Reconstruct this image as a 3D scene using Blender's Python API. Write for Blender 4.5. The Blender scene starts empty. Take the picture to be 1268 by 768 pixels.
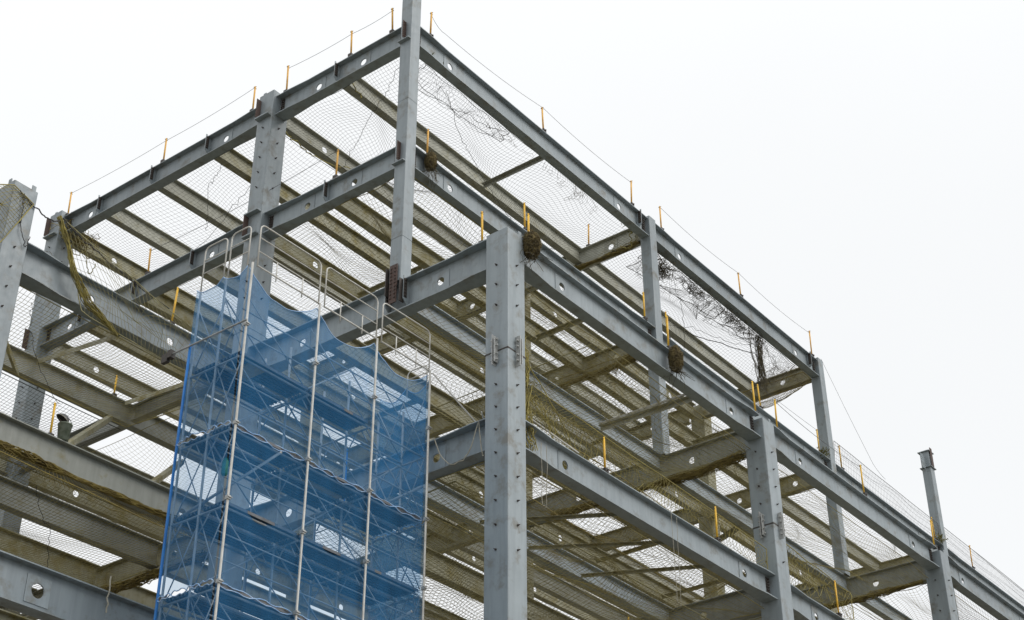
import bpy, math, random
import numpy as np
from mathutils import Matrix, Vector

random.seed(7)
RNG = np.random.default_rng(11)
SC = bpy.context.scene
COL = SC.collection
ZO = 20.5                       # height of the local zero level above the ground
rad = math.radians

# ------------------------------------------------------------------ materials
def nodes_of(name):
    m = bpy.data.materials.new(name)
    m.use_nodes = True
    nt = m.node_tree
    nt.nodes.clear()
    out = nt.nodes.new('ShaderNodeOutputMaterial')
    return m, nt, out

def nd(nt, t, **kw):
    n = nt.nodes.new(t)
    for k, v in kw.items():
        setattr(n, k, v)
    return n

def noise(nt, vec, scale, detail=4.0, rough=0.55):
    n = nd(nt, 'ShaderNodeTexNoise')
    n.inputs['Scale'].default_value = scale
    n.inputs['Detail'].default_value = detail
    n.inputs['Roughness'].default_value = rough
    nt.links.new(vec, n.inputs['Vector'])
    return n.outputs['Fac']

def mapr(nt, val, a, b, c=0.0, d=1.0):
    n = nd(nt, 'ShaderNodeMapRange')
    n.inputs[1].default_value = a; n.inputs[2].default_value = b
    n.inputs[3].default_value = c; n.inputs[4].default_value = d
    nt.links.new(val, n.inputs[0])
    return n.outputs[0]

def mixc(nt, fac, a, b):
    n = nd(nt, 'ShaderNodeMix', data_type='RGBA')
    if isinstance(fac, (int, float)): n.inputs[0].default_value = fac
    else: nt.links.new(fac, n.inputs[0])
    for i, s in ((6, a), (7, b)):
        if isinstance(s, tuple): n.inputs[i].default_value = (*s, 1)
        else: nt.links.new(s, n.inputs[i])
    return n.outputs[2]

def steel_mat(name, base, dark, dirt, dirt_lo, dirt_hi, rough=0.5, rust=0.72):
    m, nt, out = nodes_of(name)
    geo = nd(nt, 'ShaderNodeNewGeometry')
    oi = nd(nt, 'ShaderNodeObjectInfo')
    pos = geo.outputs['Position']
    off = nd(nt, 'ShaderNodeVectorMath', operation='MULTIPLY_ADD')
    cx = nd(nt, 'ShaderNodeCombineXYZ')
    for i in range(3): nt.links.new(oi.outputs['Random'], cx.inputs[i])
    nt.links.new(cx.outputs[0], off.inputs[0])
    off.inputs[1].default_value = (37, 53, 71)
    nt.links.new(pos, off.inputs[2])
    v = off.outputs[0]
    st = nd(nt, 'ShaderNodeMapping'); st.inputs['Scale'].default_value = (7, 7, 0.7)
    nt.links.new(v, st.inputs['Vector'])
    broad = mapr(nt, noise(nt, v, 0.9, 6), 0.3, 0.7)
    streak = mapr(nt, noise(nt, st.outputs[0], 1.0, 5, 0.6), 0.42, 0.72)
    c = mixc(nt, broad, base, dark)
    s2 = nd(nt, 'ShaderNodeMath', operation='MULTIPLY'); s2.inputs[1].default_value = 0.62
    nt.links.new(streak, s2.inputs[0])
    c = mixc(nt, s2.outputs[0], c, tuple(x * 0.78 for x in dark))
    patch = mapr(nt, noise(nt, v, 2.3, 8, 0.65), dirt_lo, dirt_hi)
    c = mixc(nt, patch, c, dirt)
    speck = mapr(nt, noise(nt, v, 19.0, 4, 0.6), rust, rust + 0.04)
    c = mixc(nt, speck, c, (0.10, 0.065, 0.045))
    # member to member tint
    hv = nd(nt, 'ShaderNodeHueSaturation')
    vv = mapr(nt, oi.outputs['Random'], 0, 1, 0.90, 1.08)
    nt.links.new(vv, hv.inputs['Value']); nt.links.new(c, hv.inputs['Color'])
    b = nd(nt, 'ShaderNodeBsdfPrincipled')
    nt.links.new(hv.outputs[0], b.inputs['Base Color'])
    rr = mapr(nt, noise(nt, v, 5.0, 4), 0.3, 0.7, rough - 0.08, rough + 0.14)
    nt.links.new(rr, b.inputs['Roughness'])
    bp = nd(nt, 'ShaderNodeBump'); bp.inputs['Strength'].default_value = 0.25; bp.inputs['Distance'].default_value = 0.02
    nt.links.new(noise(nt, v, 2.0, 3), bp.inputs['Height'])
    nt.links.new(bp.outputs[0], b.inputs['Normal'])
    nt.links.new(b.outputs[0], out.inputs[0])
    return m

def plain_mat(name, a, b2, scale=8.0, rough=0.6, metal=0.0, lo=0.35, hi=0.65):
    m, nt, out = nodes_of(name)
    geo = nd(nt, 'ShaderNodeNewGeometry')
    c = mixc(nt, mapr(nt, noise(nt, geo.outputs['Position'], scale, 5), lo, hi), a, b2)
    b = nd(nt, 'ShaderNodeBsdfPrincipled')
    nt.links.new(c, b.inputs['Base Color'])
    b.inputs['Roughness'].default_value = rough
    b.inputs['Metallic'].default_value = metal
    nt.links.new(b.outputs[0], out.inputs[0])
    return m

M_PAINT = steel_mat('grey_paint', (0.305, 0.350, 0.374), (0.248, 0.288, 0.310), (0.185, 0.188, 0.172), 0.53, 0.68, 0.42, 0.735)
M_OLIVE = steel_mat('weathered_paint', (0.355, 0.343, 0.250), (0.275, 0.264, 0.178), (0.200, 0.165, 0.050), 0.48, 0.66, 0.62, 0.70)
M_PALE = steel_mat('weathered_pale_paint', (0.400, 0.402, 0.345), (0.320, 0.320, 0.260), (0.225, 0.195, 0.085), 0.54, 0.74, 0.58, 0.71)
M_WING = steel_mat('dull_grey_paint', (0.305, 0.318, 0.290), (0.240, 0.250, 0.220), (0.190, 0.165, 0.070), 0.56, 0.76, 0.55, 0.72)
M_PRIMER = plain_mat('rust_primer', (0.105, 0.062, 0.050), (0.07, 0.052, 0.046), 20, 0.75)
M_DARK = plain_mat('dark_bolts', (0.035, 0.032, 0.030), (0.07, 0.055, 0.045), 25, 0.6)
M_GALV = plain_mat('galvanised', (0.46, 0.47, 0.46), (0.34, 0.345, 0.335), 14, 0.5, 0.25)
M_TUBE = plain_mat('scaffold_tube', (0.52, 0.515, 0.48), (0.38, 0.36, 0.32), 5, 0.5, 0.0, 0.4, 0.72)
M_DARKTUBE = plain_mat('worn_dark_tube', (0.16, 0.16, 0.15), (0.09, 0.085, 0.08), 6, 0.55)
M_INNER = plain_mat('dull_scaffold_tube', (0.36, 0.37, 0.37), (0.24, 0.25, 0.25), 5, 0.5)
M_WHITE = plain_mat('white_guard_tube', (0.64, 0.63, 0.59), (0.50, 0.485, 0.44), 6, 0.45)
M_DECK = plain_mat('deck_steel', (0.13, 0.14, 0.155), (0.085, 0.09, 0.10), 6, 0.6)
M_WOOD = plain_mat('ply_board', (0.46, 0.32, 0.12), (0.36, 0.24, 0.09), 6, 0.7)
M_YELLOW = plain_mat('yellow_paint', (0.88, 0.54, 0.04), (0.72, 0.40, 0.04), 9, 0.5)
M_ORANGE = plain_mat('faded_orange_paint', (0.84, 0.48, 0.09), (0.64, 0.34, 0.08), 9, 0.6)
M_NET = plain_mat('olive_net_twine', (0.42, 0.36, 0.14), (0.22, 0.185, 0.08), 3, 0.85)
M_NETG = plain_mat('grey_net_twine', (0.115, 0.115, 0.10), (0.07, 0.07, 0.062), 3, 0.85)
M_MOSS = plain_mat('mossy_net_twine', (0.31, 0.245, 0.070), (0.16, 0.12, 0.04), 5, 0.9)
M_YNET = plain_mat('yellow_net_twine', (0.40, 0.34, 0.10), (0.24, 0.205, 0.075), 5, 0.85)
M_PNET = plain_mat('pale_olive_twine', (0.40, 0.37, 0.20), (0.26, 0.235, 0.12), 4, 0.85)
M_CLUMP = plain_mat('dead_plant_clump', (0.105, 0.088, 0.048), (0.050, 0.042, 0.026), 6, 0.9)
M_BUNDLE = plain_mat('dry_brown_twine', (0.23, 0.18, 0.075), (0.075, 0.058, 0.028), 9, 0.9)
M_WIRE = plain_mat('thin_wire', (0.16, 0.16, 0.16), (0.10, 0.10, 0.10), 6, 0.6)
M_ROPE = plain_mat('black_rope', (0.035, 0.035, 0.035), (0.06, 0.055, 0.05), 8, 0.8)
M_PALEROPE = plain_mat('pale_rope', (0.42, 0.40, 0.33), (0.30, 0.28, 0.22), 8, 0.8)
M_BUCKET = plain_mat('stained_bucket', (0.27, 0.31, 0.25), (0.15, 0.18, 0.13), 9, 0.6)
M_HELMET = plain_mat('dark_grey_shell', (0.05, 0.05, 0.055), (0.09, 0.09, 0.09), 12, 0.5)
M_STRAP = plain_mat('blue_strap', (0.02, 0.16, 0.50), (0.03, 0.22, 0.60), 4, 0.6)
M_HEM = plain_mat('pale_blue_hem', (0.42, 0.58, 0.80), (0.22, 0.40, 0.68), 9, 0.6)
M_GREEN = plain_mat('green_plastic', (0.04, 0.30, 0.22), (0.03, 0.20, 0.16), 9, 0.5)
M_LEAF = plain_mat('weed_leaf', (0.10, 0.11, 0.025), (0.16, 0.13, 0.03), 12, 0.8)

def blue_net_mat():
    m, nt, out = nodes_of('blue_debris_netting')
    geo = nd(nt, 'ShaderNodeNewGeometry')
    pos = geo.outputs['Position']
    st = nd(nt, 'ShaderNodeMapping'); st.inputs['Scale'].default_value = (3.2, 3.2, 0.55); st.inputs['Rotation'].default_value = (0.35, 0.3, 0.0)
    nt.links.new(pos, st.inputs['Vector'])
    f = mapr(nt, noise(nt, st.outputs[0], 1.0, 4), 0.25, 0.75, 0.25, 0.41)
    tr = nd(nt, 'ShaderNodeBsdfTransparent'); tr.inputs[0].default_value = (0.87, 0.95, 1.0, 1)
    df = nd(nt, 'ShaderNodeBsdfDiffuse'); df.inputs[0].default_value = (0.065, 0.320, 0.70, 1)
    tl = nd(nt, 'ShaderNodeBsdfTranslucent'); tl.inputs[0].default_value = (0.070, 0.350, 0.76, 1)
    a = nd(nt, 'ShaderNodeMixShader'); a.inputs[0].default_value = 0.5
    nt.links.new(df.outputs[0], a.inputs[1]); nt.links.new(tl.outputs[0], a.inputs[2])
    x = nd(nt, 'ShaderNodeMixShader')
    nt.links.new(f, x.inputs[0]); nt.links.new(tr.outputs[0], x.inputs[1]); nt.links.new(a.outputs[0], x.inputs[2])
    nt.links.new(x.outputs[0], out.inputs[0])
    return m
M_BLUE = blue_net_mat()

# ------------------------------------------------------------------ mesh tools
class MB:
    def __init__(self): self.v = []; self.f = []
    def add(self, vs, fs):
        n = len(self.v)
        self.v += [tuple(p) for p in vs]
        self.f += [tuple(i + n for i in f) for f in fs]
    def box(self, a, b):
        (x0, y0, z0), (x1, y1, z1) = a, b
        self.add([(x0,y0,z0),(x1,y0,z0),(x1,y1,z0),(x0,y1,z0),(x0,y0,z1),(x1,y0,z1),(x1,y1,z1),(x0,y1,z1)],
                 [(0,3,2,1),(4,5,6,7),(0,1,5,4),(1,2,6,5),(2,3,7,6),(3,0,4,7)])
    def tube(self, pts, r, n=6, cap=True):
        pts = [Vector(p) for p in pts]
        rings = []
        ref = None
        for i, p in enumerate(pts):
            d = (pts[min(i+1, len(pts)-1)] - pts[max(i-1, 0)])
            if d.length < 1e-9: d = Vector((0,0,1))
            d.normalize()
            if ref is None:
                ref = Vector((0,0,1)) if abs(d.z) < 0.9 else Vector((1,0,0))
            u = ref - d * ref.dot(d)
            if u.length < 1e-6: u = d.orthogonal()
            u.normalize(); ref = u; w = d.cross(u)
            rr = r[i] if isinstance(r, (list, tuple)) else r
            rings.append([p + (u*math.cos(2*math.pi*k/n) + w*math.sin(2*math.pi*k/n))*rr for k in range(n)])
        vs = [q for ring in rings for q in ring]
        fs = []
        for i in range(len(rings)-1):
            for k in range(n):
                a = i*n+k; b = i*n+(k+1) % n
                fs.append((a, b, b+n, a+n))
        if cap:
            fs.append(tuple(range(n-1, -1, -1)))
            fs.append(tuple((len(rings)-1)*n + k for k in range(n)))
        self.add(vs, fs)
    def mesh(self, name, smooth=False):
        me = bpy.data.meshes.new(name)
        me.from_pydata(self.v, [], self.f)
        if smooth: me.polygons.foreach_set('use_smooth', [True]*len(me.polygons))
        me.update()
        return me

WORLD = {}
def put(name, me, mat, parent=None, loc=(0,0,0), rz=0.0):
    """links a mesh object; loc is in local scene metres (zero level + ZO), world rotation rz"""
    o = bpy.data.objects.new(name, me)
    COL.objects.link(o)
    if mat is not None and not me.materials: me.materials.append(mat)
    w = Matrix.Translation(Vector((loc[0], loc[1], loc[2] + ZO))) @ Matrix.Rotation(rz, 4, 'Z')
    WORLD[o.name] = w
    if parent is not None:
        o.parent = parent
        o.matrix_basis = WORLD[parent.name].inverted() @ w
    else:
        o.matrix_basis = w
    return o

def sub(name, me, mat, parent):
    """a sub-part modelled in its parent's own frame"""
    o = bpy.data.objects.new(name, me)
    COL.objects.link(o)
    if mat is not None and not me.materials: me.materials.append(mat)
    o.parent = parent
    WORLD[o.name] = WORLD[parent.name].copy()
    return o

def empty(name, loc, label, cat, group=None):
    o = bpy.data.objects.new(name, None)
    COL.objects.link(o)
    o.empty_display_size = 0.3
    w = Matrix.Translation(Vector((loc[0], loc[1], loc[2] + ZO)))
    o.matrix_basis = w; WORLD[o.name] = w
    return tag(o, label, cat, group)

def tag(o, label, cat, group=None):
    assert 4 <= len(label.replace('-', ' ').split()) <= 16, label
    o['label'] = label; o['category'] = cat
    if group: o['group'] = group
    return o

# ------------------------------------------------------------------ steel members
def plate_hole(mb, cx, cz, hw, hh, r, y0, y1, n=28):
    """rectangular plate (half sizes hw, hh) from y0 to y1 with a round hole of radius r"""
    outer, inner = [], []
    for k in range(n):
        a = 2*math.pi*(k+0.5)/n
        c, s = math.cos(a), math.sin(a)
        t = min(hw/abs(c) if abs(c) > 1e-6 else 1e9, hh/abs(s) if abs(s) > 1e-6 else 1e9)
        outer.append((cx+c*t, cz+s*t)); inner.append((cx+c*r, cz+s*r))
    vs = []
    for y in (y0, y1):
        vs += [(p[0], y, p[1]) for p in outer] + [(p[0], y, p[1]) for p in inner]
    fs = []
    for k in range(n):
        j = (k+1) % n
        fs.append((k, j, n+j, n+k))
        fs.append((2*n+j, 2*n+k, 3*n+k, 3*n+j))
        fs.append((n+k, n+j, 3*n+j, 3*n+k))
        fs.append((j, k, 2*n+k, 2*n+j))
    # corners
    m2 = len(vs)
    for sx in (-1, 1):
        for sz in (-1, 1):
            cxr, czr = cx+sx*hw, cz+sz*hh
            c2 = sorted(range(n), key=lambda k: (outer[k][0]-cxr)**2+(outer[k][1]-czr)**2)[:2]
            b = len(vs)
            vs += [(cxr, y0, czr), (cxr, y1, czr)]
            i, j = c2
            fs.append((b, i, j)); fs.append((b+1, 2*n+i, 2*n+j))
    mb.add(vs, fs)

def flange(mb, prof, z0, z1):
    """prof = [(s, halfwidth)...]"""
    n = len(prof)
    vs = []
    for z in (z0, z1):
        for s, h in prof: vs.append((s, -h, z))
        for s, h in prof: vs.append((s, h, z))
    fs = []
    for i in range(n-1):
        fs.append((i, n+i, n+i+1, i+1))
        fs.append((2*n+i, 2*n+i+1, 3*n+i+1, 3*n+i))
        fs.append((i, i+1, 2*n+i+1, 2*n+i))
        fs.append((n+i, 3*n+i, 3*n+i+1, n+i+1))
    fs.append((0, 2*n, 3*n, n)); fs.append((n-1, 2*n-1, 4*n-1, 3*n-1))
    mb.add(vs, fs)

MCACHE = {}
def ibeam_mesh(L, depth, fw, holes=(), haunch=(0, 0), tw=0.014, tf=0.024, hr=0.1):
    key = ('ib', round(L, 2), depth, fw, tuple(holes), haunch, tw, tf, hr)
    if key in MCACHE: return MCACHE[key]
    mb = MB()
    h = fw/2
    prof = []
    if haunch[0]: prof += [(0, h+haunch[0]), (0.45, h+haunch[0]), (1.15, h)]
    else: prof += [(0, h)]
    if haunch[1]: prof += [(L-1.15, h), (L-0.45, h+haunch[1]), (L, h+haunch[1])]
    else: prof += [(L, h)]
    flange(mb, prof, -tf, 0)
    flange(mb, prof, -depth, -depth+tf)
    zt, zb = -tf-0.0005, -depth+tf+0.0005
    hh = (zt-zb)/2; zc = (zt+zb)/2
    s = 0.0
    for hs in sorted(holes):
        if hs-hh > s: mb.box((s, -tw/2, zb), (hs-hh, tw/2, zt))
        plate_hole(mb, hs, zc, hh, hh, hr, -tw/2, tw/2)
        s = hs+hh
    if s < L: mb.box((s, -tw/2, zb), (L, tw/2, zt))
    me = mb.mesh('i_section')
    MCACHE[key] = me
    return me

def doubler_mesh(hs, zc, side, hr=0.1, hw=0.25, tw=0.014):
    mb = MB()
    y0 = side*(tw/2+0.001); y1 = side*(tw/2+0.013)
    plate_hole(mb, hs, zc, hw, min(hw, 0.262), hr+0.004, min(y0, y1), max(y0, y1))
    return mb.mesh('web_plate')

def stiff_mesh(s, depth, fw, side, tf=0.024, out=0.0):
    mb = MB()
    y1 = side*(fw/2+0.05); y0 = side*0.009; y2 = side*(fw/2+0.004)
    mb.add([(s+dx, y, z) for dx in (-0.010, 0.010) for y, z in ((y0, -depth+tf+0.001), (y0, -tf-0.001), (y2, -tf-0.001), (y2, 0.05), (y1, 0.05), (y1, -depth*0.72))],
           [(0,1,2,3,4,5), (11,10,9,8,7,6), (0,6,7,1), (1,7,8,2), (2,8,9,3), (3,9,10,4), (4,10,11,5), (5,11,6,0)])
    return mb.mesh('stiffener')

def fin_mesh(s, depth, side, n=7, wide=0.13):
    """bolted fin plate with bolt heads at a beam end"""
    mb = MB()
    y0 = side*0.009; y1 = side*0.024
    mb.box((s-wide/2, min(y0, y1), -depth+0.07), (s+wide/2, max(y0, y1), -0.07))
    for c in (-0.03, 0.03):
        for k in range(n):
            z = -depth+0.11+(depth-0.22)*k/(n-1)
            a, b = side*0.025, side*0.055
            mb.box((s+c-0.018, min(a, b), z-0.018), (s+c+0.018, max(a, b), z+0.018))
    return mb.mesh('bolted_plate')

BUILD = empty('steel_frame_building', (0.3, 0.3, -20.5),
              'unfinished grey steel building frame of columns, girders and joists, with open floors', 'building frame')

def beam(name, axis, a0, a1, c, ztop, depth=0.66, fw=0.30, mat=None, holes=(), haunch=(0, 0), plates=True,
         stiffs=(), fins=(0, 0), hr=0.1, parent=None):
    """axis 'X': runs along X from a0 to a1 at Y=c; axis 'Y': runs along Y at X=c. camera side is -Y or -X"""
    holes = tuple(round(x-a0, 3) for x in holes)
    me = ibeam_mesh(a1-a0, depth, fw, holes, haunch, hr=hr)
    side = -1 if axis == 'X' else 1
    if not me.materials: me.materials.append(mat)
    if me.materials[0] != mat:
        me = me.copy(); me.materials.clear(); me.materials.append(mat)
    if axis == 'X': o = put(name, me, mat, parent or BUILD, (a0, c, ztop))
    else: o = put(name, me, mat, parent or BUILD, (c, a0, ztop), math.pi/2)
    if plates:
        for h in holes: sub('web_plate', doubler_mesh(h, -depth/2, side, hr), mat, o)
    for s in stiffs:
        sub('stiffener', stiff_mesh(s-a0, depth, fw, side), mat, o)
        mb = MB(); lx = s-a0
        for k in range(6):
            z = -depth*0.60+depth*0.105*k
            y0, y1 = sorted((side*(fw/2-0.035), side*(fw/2+0.035)))
            mb.box((lx-0.040, y0, z-0.022), (lx-0.0105, y1, z+0.022))
        mb.box((lx-0.022, min(side*(fw/2-0.06), side*(fw/2+0.045)), -depth*0.66), (lx-0.0108, max(side*(fw/2-0.06), side*(fw/2+0.045)), 0.0-0.03))
        sub('bolted_plate', mb.mesh('bolted_plate'), M_DARK, o)
    if fins[0]: sub('bolted_plate', fin_mesh(0.1, depth, side), M_DARK, o)
    if fins[1]: sub('bolted_plate', fin_mesh(a1-a0-0.1, depth, side), M_DARK, o)
    return o

def column_mesh(wx, wy, z0, z1, r=0.025, seams=()):
    key = ('col', wx, wy, round(z0, 2), round(z1, 2), seams)
    if key in MCACHE: return MCACHE[key]
    mb = MB()
    ring = []
    for sx, sy, a0 in ((1, 1, 0), (-1, 1, 90), (-1, -1, 180), (1, -1, 270)):
        for k in range(4):
            a = rad(a0+k*30)
            ring.append((sx*(wx/2-r)+r*math.cos(a), sy*(wy/2-r)+r*math.sin(a)))
    n = len(ring)
    zs = [(z0, 1)]
    for s in sorted(seams): zs += [(s-0.018, 1), (s-0.014, 0.965), (s+0.014, 0.965), (s+0.018, 1)]
    zs += [(z1, 1), (z1+0.001, 0.93), (z1-0.10, 0.93)]
    vs = [(x*k, y*k, z) for z, k in zs for x, y in ring]
    fs = []
    for i in range(len(zs)-1):
        for k in range(n):
            j = (k+1) % n
            fs.append((i*n+k, i*n+j, (i+1)*n+j, (i+1)*n+k))
    m = len(zs)-1
    fs.append(tuple(m*n+k for k in range(n)))
    mb.add(vs, fs)
    me = mb.mesh('box_section')
    MCACHE[key] = me
    return me

def bolt_mesh():
    if 'bolt' in MCACHE: return MCACHE['bolt']
    mb = MB()
    mb.tube([(0,0,0),(0,-0.02,0)], 0.024, 6)
    mb.tube([(0,-0.02,0),(0,-0.06,0)], 0.012, 6)
    MCACHE['bolt'] = mb.mesh('bolt'); return MCACHE['bolt']

def bolts(col, x, y, wx, wy, zs, faces='xy', off=0.0):
    for z in zs:
        if 'y' in faces: put('bolt', bolt_mesh(), M_DARK, col, (x+off, y-wy/2, z))
        if 'x' in faces: put('bolt', bolt_mesh(), M_DARK, col, (x-wx/2, y+off, z-0.01), -math.pi/2)

def column(x, y, wx, wy, z0, z1, mat, seams=()):
    me = column_mesh(wx, wy, z0, z1, seams=tuple(seams))
    if me.materials and me.materials[0] != mat:
        me = me.copy(); me.materials.clear()
    return put('column', me, mat, BUILD, (x, y, 0))

def lug(col, x, y, z, rz=0):
    mb = MB(); mb.box((-0.05, -0.012, 0), (0.05, 0.012, 0.16))
    put('lifting_lug', mb.mesh('lifting_lug'), M_PAINT, col, (x, y, z), rz)

def clamp(col, x, y, z, rz):
    """erection piece across a column splice: two plates, bolts"""
    mb = MB()
    mb.box((-0.035, -0.12, -0.36), (-0.015, -0.001, 0.36))
    mb.box((0.02, -0.12, -0.30), (0.04, -0.001, 0.30))
    for dz in (-0.24, -0.1, 0.1, 0.24):
        mb.tube([(-0.09, -0.07, dz), (0.09, -0.07, dz)], 0.022, 6)
    put('erection_clamp', mb.mesh('erection_clamp'), M_GALV, col, (x, y, z), rz)

def gusset(col, lo, hi, mat):
    mb = MB(); mb.box(lo, hi)
    put('gusset_plate', mb.mesh('gusset_plate'), mat, col, (0, 0, 0))

GX = [0.30, 11.27, 22.05, 30.85, 41.9]
GXL = [0.30, 11.28, 22.3, 31.0, 42.0]
YA, Y1, Y2, Y3 = 3.33, 0.30, 8.32, 17.35
JY = [5.82, 10.75, 13.1, 15.4]
F3, F2, F1, F0 = 8.38, 4.46, 0.40, -4.05

# --- columns
c1 = column(0.30, 0.30, 0.60, 0.60, -20.5, 0.42, M_PAINT, (-2.62,))
bolts(c1, 0.30, 0.30, 0.60, 0.60, [-0.95-0.52*k for k in range(2)] + [-3.4-0.52*k for k in range(8)])
bolts(c1, 0.30, 0.30, 0.60, 0.60, [-0.45])
clamp(c1, 0.30, 0.0, -2.62, 0); clamp(c1, 0.0, 0.30, -2.62, -math.pi/2)
lug(c1, 0.5, 0.06, 0.42)
c2 = column(11.28, 0.30, 0.60, 0.60, -20.5, 0.42, M_PAINT, (-2.62,))
bolts(c2, 11.28, 0.30, 0.60, 0.60, [-0.5-0.5*k for k in range(4)])
bolts(c2, 11.28, 0.30, 0.60, 0.60, [-3.6])
clamp(c2, 11.28, 0.0, -2.62, 0); clamp(c2, 10.98, 0.30, -2.62, -math.pi/2)
lug(c2, 11.45, 0.06, 0.42)
c3 = column(22.3, 0.30, 0.60, 0.60, -20.5, 0.42, M_PAINT, (-2.62,))
bolts(c3, 22.3, 0.30, 0.60, 0.60, [-0.5-0.5*k for k in range(4)])
lug(c3, 22.45, 0.06, 0.42)
column(31.0, 0.30, 0.60, 0.60, -20.5, 0.42, M_PAINT)
cA = column(0.25, YA, 0.36, 0.36, F1-0.02, 10.4, M_PAINT, (5.75, 1.6))
cB = column(11.23, YA, 0.36, 0.36, F1-0.02, 8.46, M_PAINT)
cC = column(21.93, YA, 0.36, 0.36, F1-0.02, 8.46, M_PAINT)
cD = column(30.85, YA, 0.36, 0.36, F1-0.02, 8.46, M_PAINT)
cA2 = column(0.29, Y2, 0.58, 0.56, -20.5, 8.55, M_PAINT, (0.9,))
bolts(cA2, 0.29, Y2, 0.58, 0.56, [7.35, 6.85, 6.35, 5.85, 5.35, 2.9, 2.4, 1.9])
lug(cA2, 0.4, 8.06, 8.55); lug(cA2, 0.1, 8.5, 8.55, math.pi/2)
gusset(cA2, (-0.16, 8.50, 7.72), (-0.001, 8.52, 8.36), M_PRIMER)
gusset(cA2, (-0.16, 8.50, 3.80), (-0.001, 8.52, 4.44), M_PRIMER)
gusset(cA2, (-0.14, 8.06, 7.66), (-0.001, 8.56, 7.70), M_PAINT)
gusset(cA2, (-0.14, 8.06, 3.74), (-0.001, 8.56, 3.78), M_PAINT)
gusset(cA2, (-0.14, 8.06, 4.46), (-0.001, 8.56, 4.50), M_PAINT)
cA3 = column(0.29, Y3, 0.58, 0.56, -20.5, 8.55, M_PAINT, (0.9,))
bolts(cA3, 0.29, Y3, 0.58, 0.56, [7.3, 6.8, 6.3, 5.8, 3.0, 2.5, 2.0, 1.5, 1.0])
gusset(cA3, (-0.16, 17.53, 7.72), (-0.001, 17.55, 8.36), M_PRIMER)
gusset(cA3, (-0.16, 17.53, 3.80), (-0.001, 17.55, 4.44), M_PRIMER)
gusset(cA3, (-0.14, 17.09, 7.66), (-0.001, 17.6, 7.70), M_PAINT)
lug(cA3, 0.4, 17.12, 8.55); lug(cA3, 0.1, 17.5, 8.55, math.pi/2)
cP = column(-6.58, 8.55, 0.62, 0.62, -20.5, 1.42, M_PAINT)
bolts(cP, -6.58, 8.55, 0.62, 0.62, [0.95, 0.45, -0.2, -0.7, -1.2, -1.7], 'y')
bolts(cP, -6.58, 8.55, 0.62, 0.62, [0.9], 'x')
lug(cP, -6.36, 8.3, 1.42); lug(cP, -6.3, 8.42, 1.42, math.pi/2); lug(cP, -6.84, 8.5, 1.42, math.pi/2)
# connection plates on the slim columns
for (cc, x, zs) in ((cA, 0.25, (F3, F2)), ):
    for z in zs:
        mb = MB(); mb.box((x-0.30, YA-0.01, z-0.60), (x-0.181, YA+0.01, z-0.04))
        for k in range(8):
            for q in (0.03, 0.075): mb.box((x-0.30+q-0.012, YA-0.035, z-0.56+k*0.065), (x-0.30+q+0.012, YA+0.035, z-0.535+k*0.065))
        put('bolted_plate', mb.mesh('bolted_plate'), M_PRIMER, cc, (0, 0, 0))
        mb = MB(); mb.box((x-0.28, YA-0.18, z-0.68), (x-0.181, YA+0.18, z-0.655))
        put('cap_plate', mb.mesh('cap_plate'), M_PAINT, cc, (0, 0, 0))
mb = MB()
mb.box((0.02, YA-0.11, F1-0.62), (0.045, YA+0.11, F1+0.42))
for k in range(9):
    for q in (-0.06, 0.06): mb.box((-0.005, YA+q-0.02, F1-0.5+k*0.1), (0.019, YA+q+0.02, F1-0.46+k*0.1))
put('splice_plate', mb.mesh('splice_plate'), M_PRIMER, cA, (0, 0, 0))
mb = MB()
mb.box((0.0, YA+0.20, F1-0.35), (0.20, YA+0.225, F1+0.38)); mb.box((0.0, YA-0.235, F1-0.64), (0.16, YA-0.21, F1-0.03))
put('splice_plate', mb.mesh('splice_plate'), M_DARK, cA, (0, 0, 0))
# free top of the last slim column
mb = MB()
for z in (8.40, 7.72):
    mb.box((30.85-0.24, YA-0.24, z), (30.85+0.24, YA+0.24, z+0.025))
put('cap_plate', mb.mesh('cap_plate'), M_PAINT, cD, (0, 0, 0))
mb = MB()
for k in range(6):
    for q in range(3): plate_hole(mb, 30.34+q*0.11, 7.68+k*0.10, 0.055, 0.05, 0.024, YA-0.008, YA+0.008, 12)
put('bolted_plate', mb.mesh('bolted_plate'), M_PAINT, cD, (0, 0, 0))
mb = MB(); mb.box((30.72, YA-0.245, 7.75), (30.90, YA-0.225, 8.55)); mb.box((30.93, YA-0.06, 8.43), (30.95, YA+0.06, 8.58))
put('gusset_plate', mb.mesh('gusset_plate'), M_PRIMER, cD, (0, 0, 0))
# interior columns
for x in GXL[1:4]:
    for y in (Y2, Y3):
        top = 8.4 if x < 25 else 4.5
        column(x, y, 0.55, 0.55, -20.5, top, M_OLIVE)
column(-6.58, Y3, 0.55, 0.55, -20.5, 0.45, M_OLIVE)

for cc, x, y in ((c1, 0.30, 0.30), (c2, 11.28, 0.30), (c3, 22.3, 0.30)):
    mb = MB(); mb.box((x-0.306, y-0.306, -2.637), (x+0.306, y+0.306, -2.603))  # dark band painted in for the shade of the splice groove
    put('splice_seam_shade', mb.mesh('splice_seam_shade'), M_DARK, cc, (0, 0, 0))
clamp(c3, 22.3, 0.0, -2.62, 0); clamp(c3, 22.0, 0.30, -2.62, -math.pi/2)
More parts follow.
